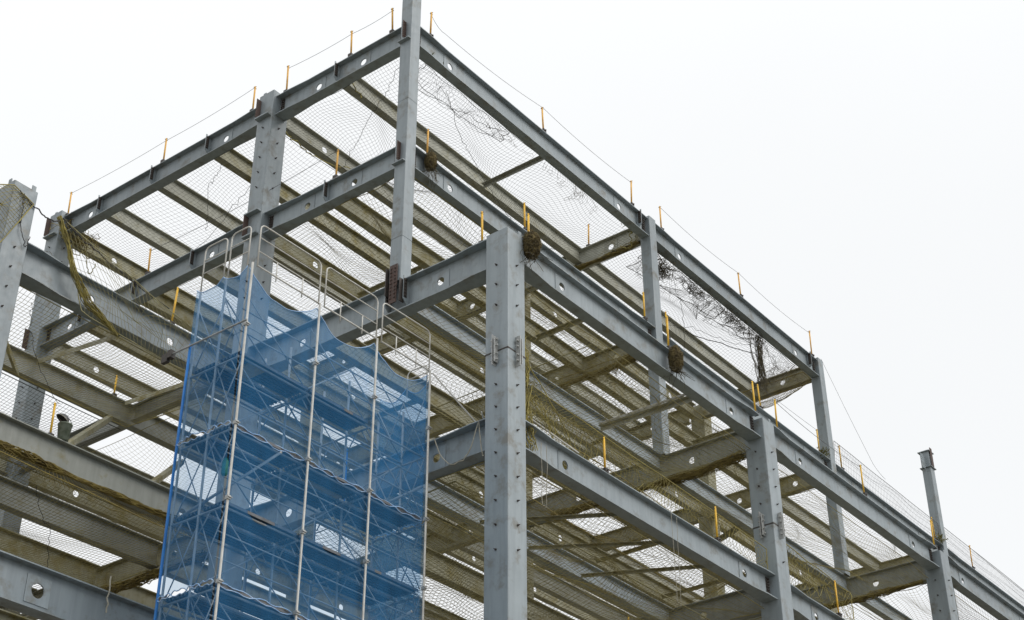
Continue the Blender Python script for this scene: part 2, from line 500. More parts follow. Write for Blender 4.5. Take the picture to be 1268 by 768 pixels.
# --- roof level
beam('girder', 'X', 0.44, 11.04, YA, F3, 0.66, 0.28, M_PAINT, (1.81, 9.65), (0.03, 0.0), fins=(1, 1), stiffs=(10.6,))
beam('girder', 'X', 11.42, 21.74, YA, F3, 0.66, 0.28, M_PAINT, (12.98, 20.39), (0.03, 0.0), fins=(0, 1), stiffs=(21.2,))
beam('girder', 'Y', 3.52, 8.03, 0.29, F3, 0.66, 0.30, M_PAINT, (4.98, 6.58), (0.0, 0.04), fins=(1, 1), stiffs=(5.85,))
beam('girder', 'Y', 8.61, 17.06, 0.29, F3, 0.66, 0.30, M_PAINT, (10.15, 15.97), (0.03, 0.03), fins=(1, 1), stiffs=(10.8, 13.12, 15.45))
for i, (x, xe) in enumerate(((11.25, 0), (21.95, 0))):
    beam('girder', 'Y', 3.52, 8.03, x, F3-0.01, 0.62, 0.26, M_PALE if i == 0 else M_OLIVE, (4.7, 6.9))
    beam('girder', 'Y', 8.61, 17.06, x, F3-0.01, 0.62, 0.26, M_OLIVE, (10.2, 15.9))
def rows(ztop, ys, xs, depth, fw, mats, gap=0.16, holes=True):
    for i in range(len(xs)-1):
        for j, y in enumerate(ys):
            a, b = xs[i]+gap, xs[i+1]-gap
            hs = (a+1.9, b-1.6) if holes and (abs(y-Y2) < 0.3 or abs(y-Y3) < 0.3) else ()
            beam('joist', 'X', a, b, y, ztop, depth, fw, mats[(i+j) % len(mats)], hs, plates=False)
rows(F3-0.02, [5.82, Y2+0.05, 10.75, 13.1, 15.4, Y3+0.05], GX[:3], 0.55, 0.24, [M_PALE, M_PALE, M_OLIVE])

# --- second level
beam('girder', 'X', 0.44, 11.04, YA, F2, 0.66, 0.28, M_PAINT, (1.93, 9.65), (0.03, 0.03), fins=(1, 1))
beam('girder', 'X', 11.42, 21.74, YA, F2, 0.66, 0.28, M_PAINT, (12.98, 20.39), (0.03, 0.03), fins=(1, 1))
beam('girder', 'X', 22.12, 30.66, YA, F2, 0.66, 0.28, M_PAINT, (23.8, 29.1), (0.03, 0.03), fins=(1, 1))
beam('girder', 'X', 31.04, 41.7, YA, F2, 0.66, 0.28, M_PAINT, (), (0.03, 0.03), fins=(1, 0))
beam('girder', 'Y', 3.52, 8.03, 0.29, F2, 0.66, 0.30, M_PAINT, (5.02, 6.63), (0.0, 0.04), fins=(1, 1), stiffs=(5.9,))
beam('girder', 'Y', 8.61, 17.06, 0.29, F2, 0.66, 0.30, M_PAINT, (10.15, 16.03), (0.03, 0.03), fins=(1, 1), stiffs=(10.8, 13.15, 15.45))
for x in GX[1:4]:
    beam('girder', 'Y', 3.52, 8.03, x, F2-0.01, 0.62, 0.26, M_OLIVE, (4.7, 6.9))
    beam('girder', 'Y', 8.61, 17.06, x, F2-0.01, 0.62, 0.26, M_OLIVE, (10.2, 15.9))
rows(F2-0.02, [5.82, Y2+0.05, 10.75, 13.1, 15.4, Y3+0.05], GX[:4], 0.55, 0.24, [M_OLIVE, M_OLIVE, M_PALE])

# --- third level (tops of the stout columns)
beam('girder', 'X', 0.61, 10.97, Y1, 0.55, 0.70, 0.30, M_PAINT, (2.37, 9.83), (0.06, 0.06), fins=(0, 1))
beam('girder', 'X', 11.59, 21.99, Y1, 0.55, 0.70, 0.30, M_PAINT, (13.5, 20.63), (0.06, 0.06), fins=(0, 1))
beam('girder', 'X', 22.61, 30.69, Y1, 0.55, 0.70, 0.30, M_PAINT, (24.28, 29.3), (0.06, 0.06))
beam('girder', 'X', 31.31, 41.7, Y1, 0.55, 0.70, 0.30, M_PAINT, (), (0.06, 0.06))
beam('girder', 'Y', 0.61, 8.03, 0.29, F1, 0.80, 0.34, M_PAINT, (2.11, 6.4), (0.06, 0.06), fins=(0, 0), stiffs=(3.05, 3.6))
for i, x in enumerate(GXL[1:4]):
    beam('girder', 'Y', 0.61, 8.03, x, F1-0.03, 0.72, 0.30, M_WING if i < 2 else M_OLIVE, (2.4, 6.2), plates=True)
for x in GXL[1:4]:
    beam('girder', 'Y', 8.61, 17.06, x, F1-0.03, 0.66, 0.26, M_OLIVE, (10.2, 15.9), plates=False)
for a, b in ((8.80, 12.46), (12.74, 17.06)):
    beam('girder', 'Y', a, b, 0.30, F1-0.06, 0.48, 0.24, M_WING, ())
beam('girder', 'X', -6.26, -0.01, 8.60, 0.20, 0.80, 0.32, M_PAINT, (-4.24, -1.9), (0.07, 0.05), fins=(1, 0))
rows(F1-0.03, [YA+0.02], GXL, 0.50, 0.24, [M_PAINT], holes=False)
rows(F1-0.03, [5.82, Y2+0.05, 10.75, 15.4, Y3+0.05], GXL[:4], 0.58, 0.24, [M_OLIVE, M_OLIVE, M_OLIVE, M_PALE])
rows(F1-0.03, [12.9], GXL[1:4], 0.58, 0.24, [M_OLIVE])
beam('joist', 'X', -12.5, 11.1, 12.60, 0.36, 0.60, 0.26, M_WING, ())
beam('joist', 'X', -12.5, 0.14, 17.40, 0.36, 0.60, 0.26, M_OLIVE, (-0.9,), plates=False)
beam('girder', 'Y', 8.9, 17.06, -6.58, 0.10, 0.66, 0.28, M_OLIVE, (), plates=False)

# --- fourth level
beam('girder', 'X', 0.61, 10.97, Y1, -4.00, 0.66, 0.30, M_PAINT, (2.33, 9.75), (0.06, 0.06), fins=(0, 1))
beam('girder', 'X', 11.59, 21.99, Y1, -4.00, 0.66, 0.30, M_PAINT, (13.4, 20.6), (0.06, 0.06))
beam('girder', 'Y', 0.61, 8.03, 0.29, F0, 0.74, 0.32, M_PAINT, (2.1, 6.4), (0.07, 0.06))
for x in GXL[1:3]:
    beam('girder', 'Y', 0.61, 8.03, x, F0-0.03, 0.70, 0.30, M_WING, (2.4, 6.2))
for x in GXL[:3]:
    beam('girder', 'Y', 8.61, 17.06, x, F0-0.03, 0.66, 0.28, M_OLIVE, (10.2, 15.9), plates=False)
rows(F0-0.03, [YA+0.02], GXL[:3], 0.50, 0.24, [M_PAINT], holes=False)
rows(F0-0.03, [5.82, Y2+0.05, 10.75, 13.1, 15.4, Y3+0.05], GXL[:3], 0.58, 0.24, [M_OLIVE, M_PALE, M_OLIVE])
beam('girder', 'X', -12.5, -0.01, 8.60, -3.88, 0.70, 0.30, M_WING, (-0.9,), plates=False)
beam('joist', 'X', -12.5, 0.14, 10.62, -4.08, 0.62, 0.26, M_WING, ())
beam('joist', 'X', -12.5, 0.14, 12.85, -4.08, 0.60, 0.26, M_OLIVE, ())
beam('joist', 'X', -12.5, 0.14, 15.3, -4.08, 0.60, 0.26, M_OLIVE, ())
beam('joist', 'X', -12.5, 0.14, 17.4, -4.08, 0.60, 0.26, M_OLIVE, ())
beam('girder', 'Y', 8.9, 17.06, -6.58, -4.08, 0.66, 0.28, M_OLIVE, (), plates=False)
# --- lowest edge girder in view, bottom left
beam('girder', 'X', -14.0, -0.35, 4.83, -8.56, 0.78, 0.32, M_PAINT, (-6.86,), hr=0.13)
for y in (6.9, 8.6, 10.7):
    beam('joist', 'X', -14.0, 0.0, y, -8.60, 0.60, 0.26, M_OLIVE, ())
column(-0.05, 4.83, 0.55, 0.55, -20.5, -8.3, M_OLIVE)

# --- struts and braces
def strut(p, q, w=0.11, mat=M_OLIVE, name='brace'):
    p, q = Vector(p), Vector(q)
    d = q-p
    mb = MB()
    L = d.length; t = 0.009
    # angle section along local x
    mb.box((0, -w/2, -t), (L, w/2, 0)); mb.box((0, -w/2, -w), (L, -w/2+t, -t-0.0005))
    me = mb.mesh('angle_section')
    o = bpy.data.objects.new(name, me); COL.objects.link(o); me.materials.append(mat)
    rot = d.to_track_quat('X', 'Z').to_matrix().to_4x4()
    w4 = Matrix.Translation(p+Vector((0, 0, ZO))) @ rot
    WORLD[o.name] = w4
    o.parent = BUILD; o.matrix_basis = WORLD[BUILD.name].inverted() @ w4
    return o
strut((6.15, 3.47, 7.9), (6.15, 5.7, 7.9), 0.12, M_PALE)
strut((17.0, 3.47, 4.0), (17.0, 5.7, 4.0), 0.12)
strut((8.65, 3.47, 3.95), (8.65, 5.7, 3.95), 0.12)
strut((8.1, 0.45, -0.05), (8.0, 3.2, -0.05), 0.13, M_PALE)
strut((4.7, 0.45, -4.5), (3.1, 3.22, -4.5), 0.075, M_OLIVE)
strut((6.65, 0.45, -4.5), (4.9, 3.22, -4.5), 0.075, M_OLIVE)
strut((8.4, 0.45, -4.5), (7.0, 3.22, -4.5), 0.075, M_OLIVE)
for zz, ys in ((F2-0.5, (5.94, 8.25)), (F1-0.5, (5.94, 8.25))):
    for xx in (3.9, 15.0, 18.7):
        strut((xx, ys[0], zz), (xx, ys[1], zz), 0.10)
for (p, q) in (((-4.64, 8.72, -4.3), (-0.43, 12.5, -0.22)), ((-2.28, 8.72, -4.3), (2.4, 12.95, -0.2)), ((-2.76, 12.45, 0.30), (-3.2, 8.78, -0.55)),
               ((0.0, 12.45, 0.34), (0.1, 8.78, 0.05)), ((-7.0, 8.9, -0.5), (-3.3, 12.5, -0.25)), ((15.5, 3.47, F1-0.5), (16.5, 5.7, F1-0.5))):
    strut(p, q, 0.13)

# ------------------------------------------------------------------ nets (real twine)
def threads(name, lines, r, k=3):
    """lines: list of (n,3) arrays; swept with k-sided tubes; returns a mesh"""
    V, F = [], []
    base = 0
    for P in lines:
        n = len(P)
        T = np.gradient(P, axis=0)
        T /= np.linalg.norm(T, axis=1)[:, None]+1e-9
        ref = np.where(np.abs(T[:, 2:3]) > 0.85, np.array([[1.0, 0, 0]]), np.array([[0, 0, 1.0]]))
        U = np.cross(T, ref); U /= np.linalg.norm(U, axis=1)[:, None]+1e-9
        W = np.cross(T, U)
        ring = np.stack([P + r*(math.cos(2*math.pi*i/k)*U + math.sin(2*math.pi*i/k)*W) for i in range(k)], 1)
        V.append(ring.reshape(-1, 3))
        i = np.arange(n-1)[:, None]*k; j = np.arange(k)[None, :]; j2 = (np.arange(k)+1) % k
        q = np.stack([i+j, i+j2[None, :], i+k+j2[None, :], i+k+j], -1).reshape(-1, 4)+base
        F.append(q); base += n*k
    V = np.concatenate(V); F = np.concatenate(F)
    me = bpy.data.meshes.new(name)
    me.vertices.add(len(V)); me.vertices.foreach_set('co', V.astype(np.float32).ravel())
    me.loops.add(F.size); me.loops.foreach_set('vertex_index', F.astype(np.int32).ravel())
    me.polygons.add(len(F)); me.polygons.foreach_set('loop_start', np.arange(0, F.size, 4, dtype=np.int32))
    me.update(calc_edges=True)
    return me

def wob(u, v, rng, amp, comps=7, fmax=5.0):
    out = np.zeros_like(u)
    for _ in range(comps):
        a, b = rng.uniform(-fmax, fmax, 2); ph = rng.uniform(0, 6.28)
        out += np.sin(2*np.pi*(a*u+b*v)+ph)
    return out*amp/math.sqrt(comps)

def net(c00, c10, c11, c01, label, cell=0.11, r=0.0042, sag=0.45, amp=0.05, skew=0.06, mat=None, group=None, seed=0,
        diag=False, name='safety_net', cat='safety net', sagdir=(0, 0, -1), power=0.6):
    rng = np.random.default_rng(seed)
    c = [np.array(p, float) for p in (c00, c10, c11, c01)]
    Lu = (np.linalg.norm(c[1]-c[0])+np.linalg.norm(c[2]-c[3]))/2
    Lv = (np.linalg.norm(c[3]-c[0])+np.linalg.norm(c[2]-c[1]))/2
    seeds = rng.integers(0, 1 << 30, 3)
    sd = np.array(sagdir, float)
    def P(u, v):
        r1, r2, r3 = (np.random.default_rng(s) for s in seeds)
        e = (np.clip(4*u*(1-u), 0, 1)*np.clip(4*v*(1-v), 0, 1))
        k = e**power
        uu = u+wob(u, v, r1, skew/Lu*1.0, fmax=3)*(k+0.15)
        vv = v+wob(u, v, r2, skew/Lv*1.0, fmax=3)*(k+0.15)
        uu = np.clip(uu, 0, 1)[:, None]; vv = np.clip(vv, 0, 1)[:, None]
        p = c[0]*(1-uu)*(1-vv)+c[1]*uu*(1-vv)+c[2]*uu*vv+c[3]*(1-uu)*vv
        d = (sag*k+wob(u, v, r3, amp, fmax=3)*(k*0.9+0.12))[:, None]
        return p+d*sd
    step = cell*2.5
    lines = []
    nu, nv = max(2, int(Lu/cell)), max(2, int(Lv/cell))
    su, sv = max(3, int(Lu/step)), max(3, int(Lv/step))
    if diag:
        cd = cell*1.414
        D = Lu+Lv
        for sgn in (1, -1):
            for s in np.arange(0, D, cd):
                # lines u*Lu + sgn*v*Lv = s (shifted)
                x = np.linspace(0, Lu, su*2)
                y = (s-x) if sgn == 1 else (x-(s-Lv))
                ok = (y >= 0) & (y <= Lv)
                if ok.sum() > 2: lines.append(P(x[ok]/Lu, y[ok]/Lv))
    else:
        t = np.linspace(0, 1, su)
        for j in range(nv+1): lines.append(P(t, np.full_like(t, j/nv)))
        t = np.linspace(0, 1, sv)
        for i in range(nu+1): lines.append(P(np.full_like(t, i/nu), t))
    org = c[0]
    lines = [l-org for l in lines]
    me = threads('net_twine', lines, r)
    o = put(name, me, mat or M_NET, None, tuple(org))
    # border rope
    B = []
    t = np.linspace(0, 1, 40); z = np.zeros_like(t)
    for u, v in ((t, z), (z+1, t), (t, z+1), (z, t)): B.append(P(u, v)-org)
    bo = sub('border_rope', threads('border_rope', B, r*2.4, 5), mat or M_NET, o)
    tag(o, label, cat, group)
    return o

G_NET = 'twine safety nets strung under the open floors'
lev = (('roof', F3-0.64, M_NETG, 3), ('second', F2-0.66, M_NET, 4), ('third', F1-0.78, M_NET, 4), ('fourth', F0-0.76, M_NET, 3))
bayname = ['bay next to the tall corner column', 'middle bay of the right face', 'far right bay']
stripname = {0: 'outer strip', 1: 'middle strip', 2: 'rear strip'}
levname = {'roof': 'roof', 'second': 'second tier', 'third': 'third tier', 'fourth': 'lowest tier'}
sd = 100
rsag = {0: 0.3, 1: 0.5, 2: 0.5}
for nm, z, mt, nx in lev:
    xs = GX if nm in ('roof', 'second') else GXL
    strips = [(1, YA+0.1, Y2-0.1), (2, Y2+0.1, Y3-0.1)]
    if nm in ('third', 'fourth'): strips = [(0, Y1+0.15, YA), (1, YA+0.1, Y2-0.1), (2, Y2+0.1, Y3-0.1)]
    for i in range(nx-1):
        for sidx, ya, yb in strips:
            if sidx == 2 and not (nm == 'roof' or (nm in ('second', 'third') and i == 0)): continue
            sd += 1
            net((xs[i]+0.12, ya, z), (xs[i+1]-0.12, ya, z), (xs[i+1]-0.12, yb, z), (xs[i]+0.12, yb, z),
                f'{"dark" if nm == "roof" else "olive"} safety net under the {levname[nm]}, {stripname[sidx]}, {bayname[i]}',
                cell=(0.10 if nm == 'roof' else 0.118) if sidx < 2 else 0.115, r=(0.0033 if nm == 'roof' else 0.0044) if sidx < 2 else 0.0031, sag=rsag[sidx], mat=mt, group=G_NET, seed=sd, amp=0.10, skew=0.30)
net((-12.0, 8.75, -0.66), (0.1, 8.75, -0.66), (0.1, 12.5, -0.34), (-12.0, 12.5, -0.34),
    'coarse dark net in the left wing under the beam meeting the near left column', cell=0.10, r=0.0048, sag=0.35, mat=M_NET, group=G_NET, seed=201, amp=0.09)
net((-12.0, 12.7, -0.34), (0.1, 12.7, -0.34), (0.1, 17.2, -0.34), (-12.0, 17.2, -0.34),
    'coarse dark net at the back of the left wing behind the bucket', cell=0.10, r=0.0048, sag=0.35, mat=M_NETG, group=G_NET, seed=202, amp=0.09)
net((-12.0, 8.75, -4.66), (0.1, 8.75, -4.66), (0.1, 12.7, -4.72), (-12.0, 12.7, -4.72),
    'dark net low in the left wing just above the lowest blue grey girder', cell=0.10, r=0.0048, sag=0.3, mat=M_NET, group=G_NET, seed=203, amp=0.08)
net((-12.0, 12.9, -4.72), (0.1, 12.9, -4.72), (0.1, 17.2, -4.72), (-12.0, 17.2, -4.72),
    'dark net low in the left wing, farther back behind the pale joists', cell=0.10, r=0.0048, sag=0.3, mat=M_NETG, group=G_NET, seed=204, amp=0.08)

# hanging and edge nets
net((-5.55, 8.36, 1.25), (0.3, 8.2, -0.3), (0.2, 8.3, -1.05), (-4.6, 8.3, -0.85),
    'yellowish net draped over the face of the left wing girder beside the scaffold', cell=0.12, r=0.0048, sag=0.12, amp=0.05, skew=0.25, mat=M_PNET,
    group=None, seed=210, sagdir=(0, -1, 0), name='draped_net', cat='net')
G_EDGE = 'nets strung along beam edges between yellow posts'
net((1.1, 0.22, -2.95), (10.9, 0.22, -3.3), (10.9, 0.25, -3.96), (0.9, 0.25, -4.0),
    'olive edge net above the lower right girder, between the two stout columns', cell=0.12, r=0.0048, sag=0.0, amp=0.07, skew=0.22, diag=True, mat=M_YNET, group=G_EDGE, seed=211,
    sagdir=(0, -1, 0), name='edge_net', cat='net')
net((0.7, 0.4, -3.6), (10.8, 0.5, -3.75), (10.8, 2.2, -4.2), (0.7, 2.2, -4.0),
    'olive net sagging loosely behind the lower right girder', cell=0.125, r=0.0046, sag=0.4, amp=0.10, skew=0.25, mat=M_MOSS, group=None, seed=212, name='sagging_net', cat='net')
net((11.75, 0.25, -2.75), (15.6, 0.25, -3.0), (15.6, 0.25, -3.98), (11.7, 0.25, -3.98),
    'olive edge net on the lower girder right of the second stout column', cell=0.125, r=0.0055, sag=0.0, amp=0.06, skew=0.18, diag=True, mat=M_YNET, group=G_EDGE, seed=213,
    sagdir=(0, -1, 0), name='edge_net', cat='net')
net((22.3, YA-0.12, F2+0.95), (30.6, YA-0.12, F2+0.85), (30.6, YA-0.1, F2+0.02), (22.2, YA-0.1, F2+0.02),
    'thin edge net between the last roofed column and the free standing column', cell=0.12, r=0.0038, sag=0.0, amp=0.04, mat=M_NETG, group=G_EDGE, seed=214,
    sagdir=(0, -1, 0), name='edge_net', cat='net')
net((31.1, YA-0.12, F2+0.9), (41.0, YA-0.12, F2+0.85), (41.0, YA-0.1, F2+0.02), (31.1, YA-0.1, F2+0.02),
    'thin edge net at the far right beyond the free standing column', cell=0.12, r=0.0038, sag=0.0, amp=0.04, mat=M_NETG, group=G_EDGE, seed=215,
    sagdir=(0, -1, 0), name='edge_net', cat='net')
net((22.7, 0.4, F1-0.5), (30.5, 0.4, F1-0.5), (30.5, 0.45, -2.4), (22.7, 0.45, -2.4),
    'pale hanging net under the girder right of the third stout column', cell=0.12, r=0.0038, sag=0.2, amp=0.1, mat=M_NETG, seed=216, sagdir=(0, 1, 0), name='hanging_net', cat='net')
net((21.0, YA+0.1, F3-0.75), (21.9, 3.5, F3-0.7), (21.9, 6.6, F3-0.75), (21.0, 6.6, F3-0.75),
    'mossy bag of net slung under the end of the roof at the last roofed column', cell=0.06, r=0.007, sag=0.55, amp=0.05, mat=M_MOSS, seed=217, name='sagging_net', cat='net', power=0.8)
net((-6.9, 8.2, 1.25), (-6.35, 8.2, 1.05), (-7.0, 8.15, -0.4), (-8.6, 8.15, 0.3),
    'yellowish scrap of net hanging on the near left column', cell=0.10, r=0.0055, sag=0.08, amp=0.05, mat=M_YNET, seed=218, sagdir=(0, -1, 0), name='draped_net', cat='net')

# gathered net rolls along beams: bunches of strands
def roll(pts, rad_, label, n=46, mat=M_MOSS, r=0.011, seed=0, name='gathered_net', cat='net', group=None, lump=0.5):
    rng = np.random.default_rng(seed)
    P = np.array(pts, float)
    d = np.r_[0, np.cumsum(np.linalg.norm(np.diff(P, axis=0), axis=1))]
    L = d[-1]
    m = max(8, int(L/0.13))
    t = np.linspace(0, L, m)
    C = np.stack([np.interp(t, d, P[:, i]) for i in range(3)], 1)
    T = np.gradient(C, axis=0); T /= np.linalg.norm(T, axis=1)[:, None]
    ref = np.where(np.abs(T[:, 2:3]) > 0.85, np.array([[1.0, 0, 0]]), np.array([[0, 0, 1.0]]))
    U = np.cross(T, ref); U /= np.linalg.norm(U, axis=1)[:, None]; W = np.cross(T, U)
    prof = rad_*(1+lump*np.sin(t*1.3+rng.uniform(0, 6))*0.6+lump*np.sin(t*3.1+rng.uniform(0, 6))*0.5)
    lines = []
    for k in range(n):
        a = rng.uniform(0, 6.28)+np.cumsum(rng.normal(0, 0.45, m)); q = np.sqrt(rng.uniform(0, 1))*np.ones(m)+rng.normal(0, 0.14, m)
        l0, l1 = sorted(rng.choice(m, 2, replace=False)) if rng.uniform() < 0.5 else (0, m-1)
        if l1-l0 < 4: continue
        S = C+(np.cos(a)*q*prof)[:, None]*U+(np.sin(a)*q*prof)[:, None]*W
        lines.append(S[l0:l1+1]-P[0])
    o = put(name, threads('net_strands', lines, r), mat, None, tuple(P[0]))
    return tag(o, label, cat, group)
G_ROLL = 'mossy nets gathered along beams'
roll([(11.12, 3.6, F3-0.66), (11.1, 5.0, F3-0.72), (11.12, 6.2, F3-0.66)], 0.10, 'mossy roll of net along the roof cross beam at the middle slim column', 60, seed=1, group=G_ROLL, r=0.009)
roll([(11.1, 3.6, F2-0.66), (11.1, 5.0, F2-0.76), (11.1, 7.6, F2-0.68)], 0.11, 'mossy roll of net under the second tier cross beam at the middle slim column', 60, seed=2, group=G_ROLL, r=0.009)
roll([(11.1, 0.75, F1-0.82), (11.1, 2.0, F1-0.92), (11.1, 4.2, F1-0.84), (11.1, 7.0, F1-0.84)], 0.10, 'mossy roll of net under the cross beam behind the second stout column', 70, seed=3, group=G_ROLL, r=0.009)
roll([(22.1, 0.75, F1-0.80), (22.1, 3.0, F1-0.86), (22.1, 5.2, F1-0.82)], 0.085, 'mossy roll of net under the cross beam behind the third stout column', 60, seed=4, group=G_ROLL, r=0.009)
roll([(-8.0, 8.42, -4.55), (-4.0, 8.42, -4.60), (-1.6, 8.42, -4.58), (-0.2, 8.42, -4.6)], 0.07, 'long brown roll of net along the girder below the bucket', 60, mat=M_MOSS, seed=5, group=G_ROLL, r=0.013)
roll([(0.12, 8.9, F0-0.8), (0.1, 11, F0-0.84), (0.12, 12.6, F0-0.8)], 0.12, 'mossy roll of net under the low cross beam left of the scaffold', 50, seed=6, group=G_ROLL, r=0.012)
roll([(0.92, 0.45, -1.5), (1.0, 0.4, -2.8), (1.0, 0.4, -4.5)], 0.19, 'yellow bunch of net hanging beside the central stout column', 120, mat=M_YNET, seed=7, r=0.010)
roll([(11.8, 0.5, -2.75), (11.85, 0.45, -3.8), (11.95, 0.4, -5.6)], 0.16, 'yellow bunch of net hanging beside the second stout column', 110, mat=M_YNET, seed=8, r=0.010)
roll([(-5.6, 8.32, 1.2), (-5.25, 8.3, 0.6), (-5.0, 8.28, 0.0), (-4.5, 8.28, -0.55), (-3.6, 8.28, -0.95)], 0.07, 'yellow edge rope and bunched net over the left wing girder', 34, mat=M_YNET, seed=9, r=0.010)
roll([(18.15, 3.5, F3-0.66), (18.1, 3.55, F3-1.3), (18.3, 3.6, F3-2.0), (18.2, 3.6, F3-2.7)], 0.11, 'ragged brown tangle hanging straight down from the roof net near its right end', 60, mat=M_CLUMP, seed=10, r=0.007, name='plant_tangle', cat='tangle', lump=0.9)
net((17.4, 3.5, F3-0.66), (20.6, 3.5, F3-0.66), (19.4, 3.75, F3-1.9), (18.0, 3.65, F3-2.4), 'torn scrap of brown net hanging below the right end of the roof beam', cell=0.10, r=0.004, sag=0.1, amp=0.10, skew=0.3, mat=M_CLUMP, seed=219, sagdir=(0, 1, 0), name='hanging_net', cat='net')
roll([(0.75, 0.75, -0.6), (1.6, 1.2, -0.78), (2.8, 2.2, -0.80)], 0.1, 'mossy bunch of net behind the top of the central stout column', 40, seed=11, r=0.011)

def tangle(c, size, n, label, mat=M_CLUMP, r=0.007, seed=0, steps=26, name='plant_tangle', cat='tangle', group=None, dirv=(1, 0, 0)):
    rng = np.random.default_rng(seed)
    size = np.array(size)
    lines = []
    for k in range(n):
        p = rng.normal(0, 0.45, 3)*size
        v = rng.normal(0, 1, 3); v /= np.linalg.norm(v)
        out = []
        for s in range(steps):
            v = v+rng.normal(0, 0.42, 3)-0.18*p/size; v /= np.linalg.norm(v)
            p = p+v*size.min()*0.22
            out.append(p.copy())
        lines.append(np.array(out))
    o = put(name, threads('strands', lines, r), mat, None, c)
    return tag(o, label, cat, group)
G_T = 'dark tangles caught in the roof net'
tangle((12.3, 3.6, F3-1.05), (0.55, 0.25, 0.22), 60, 'dark clump caught in the roof net right of the middle slim column', seed=21, group=G_T)
tangle((14.2, 3.55, F3-0.85), (1.2, 0.2, 0.12), 60, 'dark straggle along the roof beam in the right hand roof bay', seed=22, group=G_T, r=0.006)
tangle((16.8, 3.55, F3-0.85), (1.5, 0.2, 0.14), 80, 'thick dark straggle at the middle of the right hand roof beam', seed=23, group=G_T, r=0.006)
tangle((20.2, 3.9, F3-1.0), (0.9, 0.45, 0.3), 36, 'thin dark straggle near the last roofed column', seed=24, group=G_T, r=0.004, mat=M_BUNDLE)
tangle((4.4, 3.55, F3-0.80), (1.0, 0.18, 0.10), 12, 'thin dark straggle along the roof beam right of the tall corner column', seed=25, group=G_T, r=0.004, mat=M_BUNDLE)
tangle((7.6, 3.55, F3-0.85), (1.2, 0.2, 0.12), 18, 'thin dark straggle along the roof beam left of the middle slim column', seed=26, group=G_T, r=0.004, mat=M_BUNDLE)
net((0.95, 0.5, -1.9), (2.9, 0.6, -3.2), (3.2, 0.65, -4.1), (0.95, 0.55, -4.1), 'ragged yellow net hanging between the central stout column and the lower right girder', cell=0.115, r=0.0052, sag=0.1, amp=0.12, skew=0.3, diag=True, mat=M_YNET, seed=220, sagdir=(0, 1, 0), name='hanging_net', cat='net')
net((11.3, 0.75, F1-0.7), (11.3, 7.4, F1-0.75), (10.75, 7.2, F1-0.95), (10.75, 0.9, F1-0.92), 'mossy net bunched along the cross beam behind the second stout column', cell=0.085, r=0.0050, sag=0.35, amp=0.12, skew=0.4, mat=M_MOSS, seed=221, name='sagging_net', cat='net')
net((11.3, 3.6, F2-0.62), (11.3, 7.6, F2-0.65), (10.65, 7.4, F2-0.8), (10.65, 3.7, F2-0.8), 'mossy net bunched along the second tier cross beam at the middle slim column', cell=0.085, r=0.0050, sag=0.3, amp=0.10, skew=0.4, mat=M_MOSS, seed=222, name='sagging_net', cat='net')
net((-8.0, 8.45, -4.55), (-0.6, 8.45, -4.6), (-0.6, 8.3, -4.95), (-8.0, 8.3, -4.75), 'brown net drooping along the underside of the girder below the bucket', cell=0.08, r=0.0050, sag=0.1, amp=0.08, skew=0.4, mat=M_MOSS, seed=223, name='sagging_net', cat='net')
net((0.8, 2.0, F0-0.72), (10.9, 2.0, F0-0.72), (10.9, 7.9, F0-0.8), (0.8, 7.9, F0-0.8), 'yellow green net veiling the lowest tier joists right of the central column', cell=0.13, r=0.0058, sag=0.5, amp=0.09, skew=0.2, mat=M_PNET, seed=224, name='sagging_net', cat='net')
net((4.0, 0.6, F1-0.82), (11.0, 0.6, F1-0.80), (11.0, 5.5, F1-0.9), (4.0, 5.5, F1-0.9), 'yellow green net veiling the joists behind the front girder', cell=0.13, r=0.0055, sag=0.5, amp=0.09, skew=0.2, mat=M_PNET, seed=225, name='sagging_net', cat='net')
tangle((-5.3, 9.1, F1+0.4), (0.4, 0.3, 0.3), 1, 'loose dark twig by the near left column', seed=27)
tangle((0.6, 16.9, F3-0.62), (0.6, 0.3, 0.25), 60, 'brown plant clump at the far left end of the roof', mat=M_MOSS, seed=28, r=0.009)

